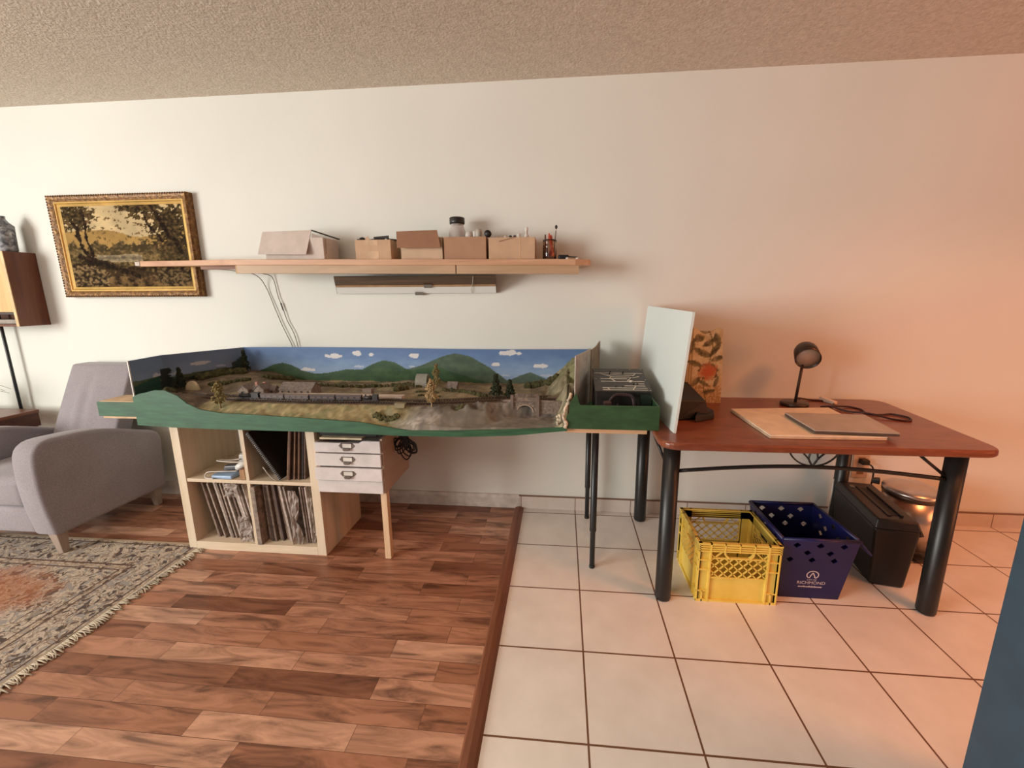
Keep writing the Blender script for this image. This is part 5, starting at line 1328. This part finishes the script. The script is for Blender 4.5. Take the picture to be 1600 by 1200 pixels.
# ================================================================ UNDER THE TABLE
def crate():
    x0, x1, y0, y1, H = .497, .828, -.748, -.452, .277
    cx, cy = (x0 + x1) / 2, (y0 + y1) / 2; W = x1 - x0; D = y1 - y0
    ym = NT('crate_yellow'); v = ym.coord(); ym.base(ym.ramp(ym.noise(v, 9, 4), [(.3, (222, 188, 78)), (.7, (236, 208, 104))])); m = ym.set(.42)
    b = MB()
    th = .004
    def wall(o, ux, nx, L):
        """one side: o = lower outer corner, ux = along, nx = outward"""
        o = Vector(o); ux = Vector(ux); nx = Vector(nx); uz = Vector((0, 0, 1))
        def bar(u0, u1, z0, z1, d0=0.0, d1=.004):
            b.hexa([o + ux * u0 + uz * z0 - nx * d1, o + ux * u1 + uz * z0 - nx * d1, o + ux * u1 + uz * z0 - nx * d0, o + ux * u0 + uz * z0 - nx * d0],
                   [o + ux * u0 + uz * z1 - nx * d1, o + ux * u1 + uz * z1 - nx * d1, o + ux * u1 + uz * z1 - nx * d0, o + ux * u0 + uz * z1 - nx * d0])
        def diag(u0, z0, u1, z1, w=.0045, d0=.001, d1=.006):
            a = o + ux * u0 + uz * z0; c = o + ux * u1 + uz * z1; d = (c - a).normalized(); s = d.cross(nx).normalized() * (w / 2)
            b.hexa([a - s - nx * d1, c - s - nx * d1, c - s - nx * d0, a - s - nx * d0], [a + s - nx * d1, c + s - nx * d1, c + s - nx * d0, a + s - nx * d0])
        ca = .048           # solid corner zones
        # lower solid panel, corner panels
        bar(ca, L - ca, .008, .115, .006, .010)
        bar(0, ca, .0, H, .006, .010); bar(L - ca, L, 0, H, .006, .010)
        # horizontal ribs
        bar(.0, L, .0, .010, -.002, .012); bar(0, ca, .150, .156, -.002, .008); bar(L - ca, L, .150, .156, -.002, .008); bar(0, ca, .195, .201, -.002, .008); bar(L - ca, L, .195, .201, -.002, .008)
        bar(ca, L - ca, .112, .118, 0, .010); bar(ca, L - ca, .204, .209, 0, .009)
        for zz in (.238, .248, .258, .268): bar(-.002, L + .002, zz, zz + .0055, -.003, .010)
        bar(0, L, .236, H - .001, .005, .010); bar(-.003, L + .003, H - .006, H, -.004, .011)
        # verticals
        for u in (ca, L - ca): bar(u - .0035, u + .0035, 0, H, -.004, .010)
        for u in (ca * .5, L - ca * .5): bar(u - .0025, u + .0025, .0, .052, -.002, .008)
        bar(0, ca, .048, .053, -.002, .008); bar(L - ca, L, .048, .053, -.002, .008)
        for u in (L * .32, L * .5, L * .68): bar(u - .002, u + .002, .238, H, -.004, .006)
        for u in (.0, L - .005): bar(u, u + .005, 0, H, -.003, .010)
        # lattice between the ribs with a hand hole at the top
        za, zb = .116, .236; hu0, hu1, hz = L * .33, L * .67, .206
        st = (L - 2 * ca) / 6.0
        for k in range(-5, 7):
            for sgn in (1, -1):
                u0 = ca + st * k + (0 if sgn == 1 else st * 5); z0 = za
                # clip each diagonal to the opening
                pts = []
                for q in range(41):
                    zz = za + (zb - za) * q / 40; uu = u0 + sgn * (zz - za) * (st / (st * 1.0)) * 1.05
                    ok = ca <= uu <= L - ca and not (zz > hz and hu0 - .004 < uu < hu1 + .004)
                    pts.append((ok, uu, zz))
                run = [p for p in pts if p[0]]
                if len(run) > 3:
                    # keep only the first unbroken run
                    i = next(j for j, p in enumerate(pts) if p[0]); e = i
                    while e + 1 < len(pts) and pts[e + 1][0]: e += 1
                    if e - i > 3: diag(pts[i][1], pts[i][2], pts[e][1], pts[e][2])
        # rim of the hand hole
        P = [(hu0 - .002, .236), (hu0, .222), (hu0 + .016, .208), (hu1 - .016, .208), (hu1, .222), (hu1 + .002, .236)]
        for a, c in zip(P[:-1], P[1:]): diag(a[0], a[1], c[0], c[1], .006, -.001, .011)
        # ribs from hand hole to panel
    wall((x0, y0, 0), (1, 0, 0), (0, -1, 0), W); wall((x0, y1, 0), (1, 0, 0), (0, 1, 0), W)
    wall((x0, y0, 0), (0, 1, 0), (-1, 0, 0), D); wall((x1, y0, 0), (0, 1, 0), (1, 0, 0), D)
    b.box(x0 + .008, x1 - .008, y0 + .008, y1 - .008, .006, .012)
    o = b.build('milk_crate', m); tag(o, 'yellow plastic milk crate with lattice sides under the red table', 'crate')
crate()
def bluebin():
    H = .298; B = [(.868, -.690), (1.112, -.690), (1.112, -.44), (.868, -.44)]; T = [(.842, -.722), (1.146, -.722), (1.135, -.40), (.842, -.40)]
    t = thing('recycling_bin', 'dark blue recycling box with diamond holes and white printing under the red table', 'bin', (.99, -.57, 0))
    n = NT('bin_blue'); v = n.coord(); n.base(n.ramp(n.noise(v, 7, 3), [(.3, (14, 16, 64)), (.7, (19, 22, 80))])); m = n.set(.42)
    b = MB()
    def side(i, j, nu):
        p, q, a, c = Vector((*B[i], 0)), Vector((*B[j], 0)), Vector((*T[i], H)), Vector((*T[j], H)); L = (q - p).length
        def fn(u, v): return tuple((p * (1 - u) + q * u) * (1 - v) + (a * (1 - u) + c * u) * v)
        rows = [(.905, 0.0), (.785, .038), (.665, -.018)]
        def keep(u, v):
            x = (u - .5) * L; zz = v * H
            for rv, off in rows:
                dz = abs(zz - rv * H)
                if dz < .014:
                    xx = x - off; k = round(xx / .076); 
                    if abs(k) <= 1 or (abs(k) == 2 and abs(k * .076 + off) < L * .42):
                        if abs(k * .076 + off) < L * .43 and abs(xx - k * .076) + dz < .0135: return False
            return True
        b.grid(nu, 120, fn, keep)
    side(0, 1, 110); side(1, 2, 110); side(2, 3, 110); side(3, 0, 110)
    b.add([(*B[0], 0), (*B[1], 0), (*B[2], 0), (*B[3], 0)], [(0, 1, 2, 3)])
    b.build('shell', m, t, solid=.004)
    r = MB(); pts = [(x, y, H - .002) for x, y in T]; e = .009
    for i in range(4):
        a = Vector(pts[i]); c = Vector(pts[(i + 1) % 4]); r.tube([a, c], .008, 10)
    r.tube([(T[1][0], T[1][1], H - .002), (T[1][0], T[1][1] + .01, H - .002)], .008, 10)
    r.build('rim', m, t)
    f = MB(); xa, xb = T[1][0] + .006, T[1][0] + .05
    f.hexa([(xa, -.722, H - .012), (xb, -.722, H - .066), (xb - .01, -.47, H - .066), (xa - .008, -.43, H - .012)], [(xa, -.722, H - .004), (xb + .003, -.722, H - .058), (xb - .007, -.47, H - .058), (xa - .008, -.43, H - .004)])
    f.build('side_lip', m, t, bevel=.002)
    # printing on the front face (a slightly leaning plane)
    ori = Vector((.99, (B[0][1]), 0)); up_ = (Vector((0, T[0][1] - B[0][1], H))).normalized(); nn = Vector((0, -1, 0)) - up_ * up_.dot(Vector((0, -1, 0))); nn.normalize()
    M3 = Matrix(((1, up_.x * 0, nn.x), (0, up_.y, nn.y), (0, up_.z, nn.z))).to_4x4()
    wm = M('bin_print_white', (206, 190, 190), .6, var=.02)
    def place(mb, name, cx, h):
        off = Matrix.Translation(ori + Vector((cx - .99, 0, 0)) + up_ * h + nn * .0024)
        mb.v = [tuple(off @ (M3 @ Vector(p))) for p in mb.v]; return mb.build(name, wm, t)
    # emblem: open ring whose two ends curl into an arrow-like peak
    e = MB(); pts = [(0, .0125)]
    pts += [(-.0045, .004), (-.009, -.0055), (-.0125, -.0085), (-.0155, -.0085)]
    a0 = math.radians(222)
    left = [(.0235 * math.cos(a) , .0195 * math.sin(a) + .0015) for a in np.linspace(math.radians(218), math.radians(90), 18)]
    def strip(P, w):
        P = [Vector((x, y, 0)) for x, y in P]; L_ = []; R_ = []
        for i, p in enumerate(P):
            d = (P[min(i + 1, len(P) - 1)] - P[max(i - 1, 0)]).normalized(); s = Vector((-d.y, d.x, 0)) * w / 2; L_.append(p + s); R_.append(p - s)
        e.add([tuple(q) for q in L_] + [tuple(q) for q in R_], [(i, i + 1, len(P) + i + 1, len(P) + i) for i in range(len(P) - 1)])
    half = [(0, .0135), (-.004, .0055), (-.0085, -.0035), (-.0088, -.0075), (-.0115, -.0125), (-.0155, -.0125)] 
    whole = half + left[1:]
    strip(whole, .0042); strip([(-x, y) for x, y in whole], .0042)
    place(e, 'emblem', .988, .122)
    def text(s, size, cx, h, name):
        cu = bpy.data.curves.new('t', 'FONT'); cu.body = s; cu.size = size; cu.align_x = 'CENTER'; cu.extrude = 0
        o = bpy.data.objects.new('t', cu); COL.objects.link(o); bpy.context.view_layer.update()
        me = bpy.data.meshes.new_from_object(o.evaluated_get(bpy.context.evaluated_depsgraph_get()))
        mb = MB(); mb.add([tuple(v.co) for v in me.vertices], [tuple(p.vertices) for p in me.polygons])
        bpy.data.objects.remove(o); bpy.data.meshes.remove(me); place(mb, name, cx, h)
    text('CITY OF', .0105, .988, .0945, 'lettering'); text('RICHMOND', .0215, .988, .0755, 'lettering'); 
    # the lowest line is too small to read in the photo: a row of tiny letter-sized strokes
    q = MB(); R = random.Random(6); x = -.047
    while x < .046:
        w_ = R.uniform(.003, .0052); h_ = R.choice([.0055, .0055, .008])
        q.add([(x, 0, 0), (x + w_, 0, 0), (x + w_, h_, 0), (x, h_, 0)], [(0, 1, 2, 3)]); x += w_ + .0011
    place(q, 'lettering', .985, .0585)
bluebin()
def shredder():
    T_ = thing('paper_shredder', 'tall black paper shredder with a slot on top under the red table', 'shredder', (1.415, -.395, 0), math.radians(-10))
    X = _MT[T_.name]; bm = M('shredder_black', (20, 17, 16), .45, var=.06, scale=30)
    def put(mb, name, m, **k): mb.v = [tuple(X @ Vector(p)) for p in mb.v]; return mb.build(name, m, T_, **k)
    put(MB().hexa([(-.066, -.195, 0), (.066, -.195, 0), (.066, .195, 0), (-.066, .195, 0)], [(-.086, -.208, .288), (.086, -.208, .288), (.086, .208, .288), (-.086, .208, .288)]), 'bin', bm, bevel=.012, seg=3)
    hd = put(MB().hexa([(-.088, -.212, .2885), (.088, -.212, .2885), (.088, .212, .2885), (-.088, .212, .2885)], [(-.076, -.196, .328), (.076, -.196, .328), (.076, .20, .328), (-.076, .20, .328)]), 'head', M('shredder_head', (32, 27, 25), .4, var=.06), bevel=.008, seg=3)
    def sub(mb, name, m): mb.v = [tuple(X @ Vector(p)) for p in mb.v]; return mb.build(name, m, hd)
    sub(MB().box(-.006, .022, -.15, .13, .3278, .3295), 'slot', M('slot_black', (12, 10, 10), .6))
    sub(MB().box(.026, .036, -.16, .14, .328, .336), 'ridge', bm); sub(MB().box(-.022, -.008, -.16, .14, .328, .332), 'ridge', bm)
    sub(MB().box(-.045, -.03, .13, .15, .328, .332), 'switch', M('switch_grey', (130, 116, 104), .4))
    put(MB().hexa([(.086, -.20, .262), (.106, -.19, .262), (.106, -.06, .262), (.086, -.05, .262)], [(.086, -.20, .288), (.094, -.19, .288), (.094, -.06, .288), (.086, -.05, .288)]), 'grip', bm)
    w = thing('pale_cord', 'thin pale cord hanging between the table leg and the black shredder', 'cord', (1.372, -.16, 0))
    MB().tube(smoothpath([(1.37, -.155, .325), (1.362, -.17, .25), (1.352, -.18, .16), (1.346, -.19, .11), (1.352, -.185, .07), (1.36, -.2, .006)], 6), .004, 6).build('cord', M('cord_pale', (206, 198, 186), .7), w)
shredder()
def pedalbin():
    cx, cy, r = 1.705, -.235, .118
    t = thing('pedal_bin', 'round steel pedal bin with a domed lid behind the black shredder', 'bin', (cx, cy, 0))
    st = M('brushed_steel', (206, 196, 188), .28, .85, var=.03); bk = M('pedal_black', (36, 30, 28), .5)
    MB().lathe([(0, 0), (r + .002, 0), (r + .004, .004), (r + .004, .03), (r, .034)], (cx, cy, 0), 40).build('base_ring', bk, t)
    MB().lathe([(r, .034), (r, .285)], (cx, cy, 0), 40).build('body', st, t)
    MB().lathe([(r + .001, .285), (r + .004, .29), (r + .004, .303), (r + .001, .306)], (cx, cy, 0), 40).build('collar', M('collar_dark', (84, 70, 60), .4, .4), t)
    MB().lathe([(r + .002, .306), (r + .005, .309), (r + .005, .318), (r * .9, .330), (r * .6, .341), (r * .25, .347), (0, .348)], (cx, cy, 0), 40).build('lid', st, t)
    MB().hexa([(cx - .105, cy + .075, .30), (cx - .085, cy + .105, .30), (cx - .11, cy + .125, .30), (cx - .13, cy + .095, .30)], [(cx - .105, cy + .075, .33), (cx - .085, cy + .105, .33), (cx - .11, cy + .125, .322), (cx - .13, cy + .095, .322)]).build('hinge', bk, t, bevel=.004)
    d = Vector((-.25, -.97, 0)); a = Vector((cx, cy, .016)) + d * (r + .0)
    MB().box(a.x - .03, a.x + .03, a.y - .05, a.y + .01, .008, .018).build('pedal', bk, t, bevel=.004)
pedalbin()
# ================================================================ CAMERA, LIGHT
def camera():
    c = bpy.data.cameras.new('camera'); o = bpy.data.objects.new('camera', c); COL.objects.link(o)
    rt = Vector((0.99566, 0.09279, -0.00609)); fw = Vector((-0.09108, 0.97658, -0.19476))
    rt = rt.normalized(); fw = (fw - rt * fw.dot(rt)).normalized(); up = rt.cross(fw)
    m = Matrix((rt, up, -fw)).transposed().to_4x4(); m.translation = Vector((-.0936, -2.4219, 1.3167)); o.matrix_world = m
    c.sensor_fit = 'HORIZONTAL'; c.sensor_width = 36; c.lens = 660.605 / 1600 * 36
    c.shift_x = -15.844 / 1600; c.shift_y = -12.023 / 1600; c.clip_start = .02
    bpy.context.scene.camera = o
camera()
def area(name, loc, target, sx, sy, power, rgb):
    l = bpy.data.lights.new(name, 'AREA'); l.shape = 'RECTANGLE'; l.size = sx; l.size_y = sy; l.energy = power; l.color = rgb
    o = bpy.data.objects.new(name, l); COL.objects.link(o); o.location = loc
    o.rotation_euler = (Vector(target) - Vector(loc)).to_track_quat('-Z', 'Y').to_euler(); return o
area('window_daylight', (-5.3, -3.9, 1.5), (-1.3, -2.7, 1.2), 2.4, 1.9, 285, (1.0, .985, .93))
area('front_fill', (-2.4, -4.6, 1.25), (-1.4, 0, .9), 2.2, 2.1, 20, (1.0, .96, .91))  # unseen fill added behind the camera to brighten front faces
area('warm_side_fill', (4.7, -2.7, 1.5), (.8, 0, 1.0), 1.6, 1.6, 52, (1.0, .29, .09))  # unseen fill added at far right, spreads warm light over the wall
def downlight(name, loc, aim, power, rgb, cone):
    l = bpy.data.lights.new(name, 'SPOT'); l.energy = power; l.color = rgb; l.spot_size = math.radians(cone); l.spot_blend = 1.0; l.shadow_soft_size = .28
    o = bpy.data.objects.new(name, l); COL.objects.link(o); o.location = loc; o.rotation_euler = (Vector(aim) - Vector(loc)).to_track_quat('-Z', 'Y').to_euler()
downlight('dining_lamp', (2.0, -1.55, 2.36), (1.6, -1.2, 0), 155, (1.0, .31, .10), 132)
downlight('floor_fill', (-.5, -1.9, 2.36), (-.5, -1.75, 0), 85, (1.0, .72, .50), 112)  # added overhead spot with no seen source, brightens the floor
w = bpy.data.worlds.new('world'); bpy.context.scene.world = w; w.use_nodes = True
w.node_tree.nodes['Background'].inputs[0].default_value = (1.0, .93, .86, 1); w.node_tree.nodes['Background'].inputs[1].default_value = 0.13
vs = bpy.context.scene.view_settings
vs.view_transform = 'Standard'; vs.look = 'None'; vs.gamma = 1; vs.exposure = 0; vs.use_curve_mapping = False
